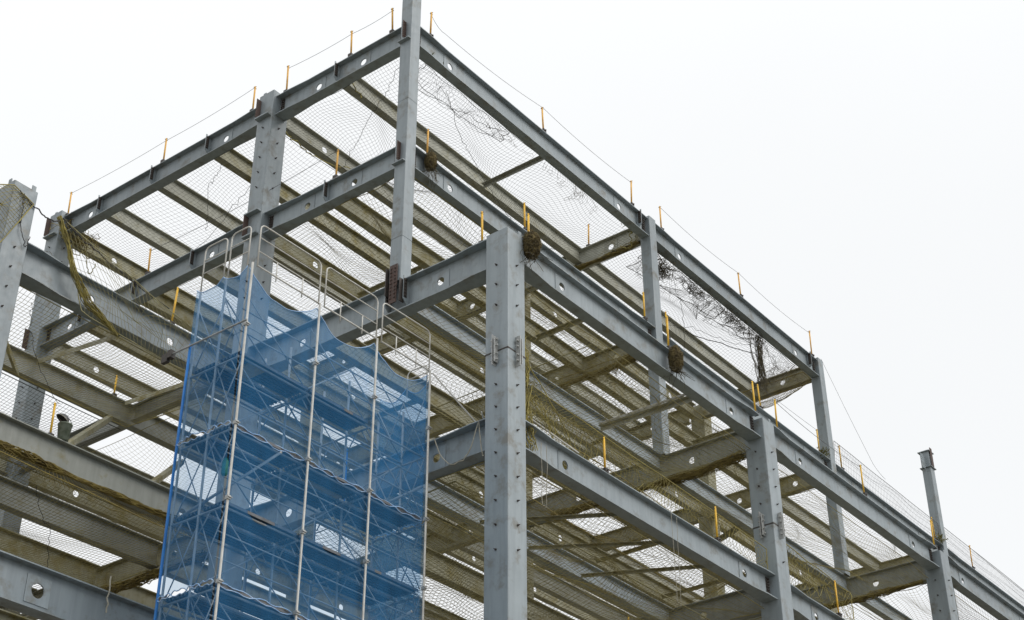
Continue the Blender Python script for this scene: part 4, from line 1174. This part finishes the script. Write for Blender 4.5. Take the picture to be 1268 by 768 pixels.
sheet(SYS, J1, J2, 'middle blue netting panel closing the right end of the scaffold', 'Y', RX, 8)
sheet(SYS, J2, J3, 'lowest blue netting panel closing the right end of the scaffold', 'Y', RX, 9)
mb = MB(); mb.tube([(LX, SY2+0.04, SZT-1.2), (LX, SY2+0.06, -6.3), (LX, SY2+0.05, -9.0), (LX, SY2+0.04, -12)], 0.028, 6)
tag(put('blue_strap', mb.mesh('blue_strap', True), M_STRAP, None, (0, 0, 0)), 'bright blue strap down the left rear edge of the scaffold netting', 'strap')
mb = MB(); mb.box((-1.7, SYM+0.35, -5.9), (-1.62, SYM+0.36, -4.75))
tag(put('blue_strap', mb.mesh('blue_strap'), M_STRAP, None, (0, 0, 0)), 'short blue strap hanging inside the top right bay of the scaffold', 'strap')

# ------------------------------------------------------------------ ground
mb = MB(); mb.box((-1500, -1500, -0.5), (1500, 1500, 0.0))
g = put('ground', mb.mesh('ground'), plain_mat('bare_ground', (0.165, 0.150, 0.115), (0.12, 0.108, 0.085), 0.15, 0.95), None, (0, 0, -ZO))
g['kind'] = 'structure'

# ------------------------------------------------------------------ camera
R = ((0.6106, -0.7919, -0.0026), None, None)
yaw, pitch, roll_, f = rad(37.656), rad(32.475), rad(-0.19), 1899.0
fw = Vector((math.cos(yaw)*math.cos(pitch), math.sin(yaw)*math.cos(pitch), math.sin(pitch)))
r = fw.cross(Vector((0, 0, 1))).normalized(); u = r.cross(fw)
r2 = r*math.cos(roll_)+u*math.sin(roll_); u2 = u*math.cos(roll_)-r*math.sin(roll_)
cam = bpy.data.cameras.new('camera'); co = bpy.data.objects.new('camera', cam); COL.objects.link(co)
mw = Matrix(((r2.x, u2.x, -fw.x, 0), (r2.y, u2.y, -fw.y, 0), (r2.z, u2.z, -fw.z, 0), (0, 0, 0, 1)))
co.matrix_world = Matrix.Translation((-21.382, -16.611, -18.958+ZO)) @ mw
cam.sensor_width = 36.0; cam.lens = f/1268*36.0
cam.clip_start = 0.1; cam.clip_end = 6000
SC.camera = co

# ------------------------------------------------------------------ overcast sky and soft sun
SUN_EL, SUN_AZ = rad(40), rad(-72)      # azimuth measured from +X towards +Y
w = bpy.data.worlds.new('World'); SC.world = w; w.use_nodes = True
nt = w.node_tree; nt.nodes.clear()
out = nt.nodes.new('ShaderNodeOutputWorld')
sky = nt.nodes.new('ShaderNodeTexSky'); sky.sky_type = 'NISHITA'; sky.sun_disc = False
sky.sun_elevation = SUN_EL; sky.sun_rotation = math.pi/2-SUN_AZ
bg1 = nt.nodes.new('ShaderNodeBackground'); bg1.inputs[1].default_value = 0.10
nt.links.new(sky.outputs[0], bg1.inputs[0])
# cloud deck: brighter towards the zenith as an overcast sky is
tc = nt.nodes.new('ShaderNodeTexCoord')
sep = nt.nodes.new('ShaderNodeSeparateXYZ'); nt.links.new(tc.outputs['Generated'], sep.inputs[0])
mr = nt.nodes.new('ShaderNodeMapRange'); pw = nt.nodes.new('ShaderNodeMath'); pw.operation = 'POWER'; pw.inputs[1].default_value = 5.0
ab = nt.nodes.new('ShaderNodeMath'); ab.operation = 'ABSOLUTE'
nt.links.new(sep.outputs[2], ab.inputs[0]); nt.links.new(ab.outputs[0], pw.inputs[0]); nt.links.new(pw.outputs[0], mr.inputs[0])
mr.inputs[1].default_value = 0.0; mr.inputs[2].default_value = 1.0; mr.inputs[3].default_value = 1.0; mr.inputs[4].default_value = 1.45
nz = nt.nodes.new('ShaderNodeTexNoise'); nz.inputs['Scale'].default_value = 1.6; nz.inputs['Detail'].default_value = 4
nt.links.new(tc.outputs['Generated'], nz.inputs['Vector'])
mr2 = nt.nodes.new('ShaderNodeMapRange'); nt.links.new(nz.outputs['Fac'], mr2.inputs[0])
mr2.inputs[1].default_value = 0.3; mr2.inputs[2].default_value = 0.7; mr2.inputs[3].default_value = 0.975; mr2.inputs[4].default_value = 1.025
mul = nt.nodes.new('ShaderNodeMath'); mul.operation = 'MULTIPLY'
nt.links.new(mr.outputs[0], mul.inputs[0]); nt.links.new(mr2.outputs[0], mul.inputs[1])
bg2 = nt.nodes.new('ShaderNodeBackground'); bg2.inputs[0].default_value = (0.975, 0.99, 1.0, 1)
nt.links.new(mul.outputs[0], bg2.inputs[1])
mx = nt.nodes.new('ShaderNodeMixShader'); mx.inputs[0].default_value = 0.96
nt.links.new(bg1.outputs[0], mx.inputs[1]); nt.links.new(bg2.outputs[0], mx.inputs[2])
nt.links.new(mx.outputs[0], out.inputs[0])

sl = bpy.data.lights.new('sun', 'SUN'); sl.energy = 1.5; sl.angle = rad(40); sl.color = (1.0, 0.97, 0.93)
so = bpy.data.objects.new('sun', sl); COL.objects.link(so)
dv = Vector((math.cos(SUN_AZ)*math.cos(SUN_EL), math.sin(SUN_AZ)*math.cos(SUN_EL), math.sin(SUN_EL)))
so.rotation_euler = (-dv).to_track_quat('-Z', 'Y').to_euler()
so.location = dv*200

SC.cycles.transparent_max_bounces = 24
SC.cycles.max_bounces = 6
SC.cycles.diffuse_bounces = 3
SC.view_settings.view_transform = 'Standard'
SC.view_settings.look = 'None'
SC.view_settings.exposure = 0.0
SC.view_settings.gamma = 1.0
SC.view_settings.use_curve_mapping = False
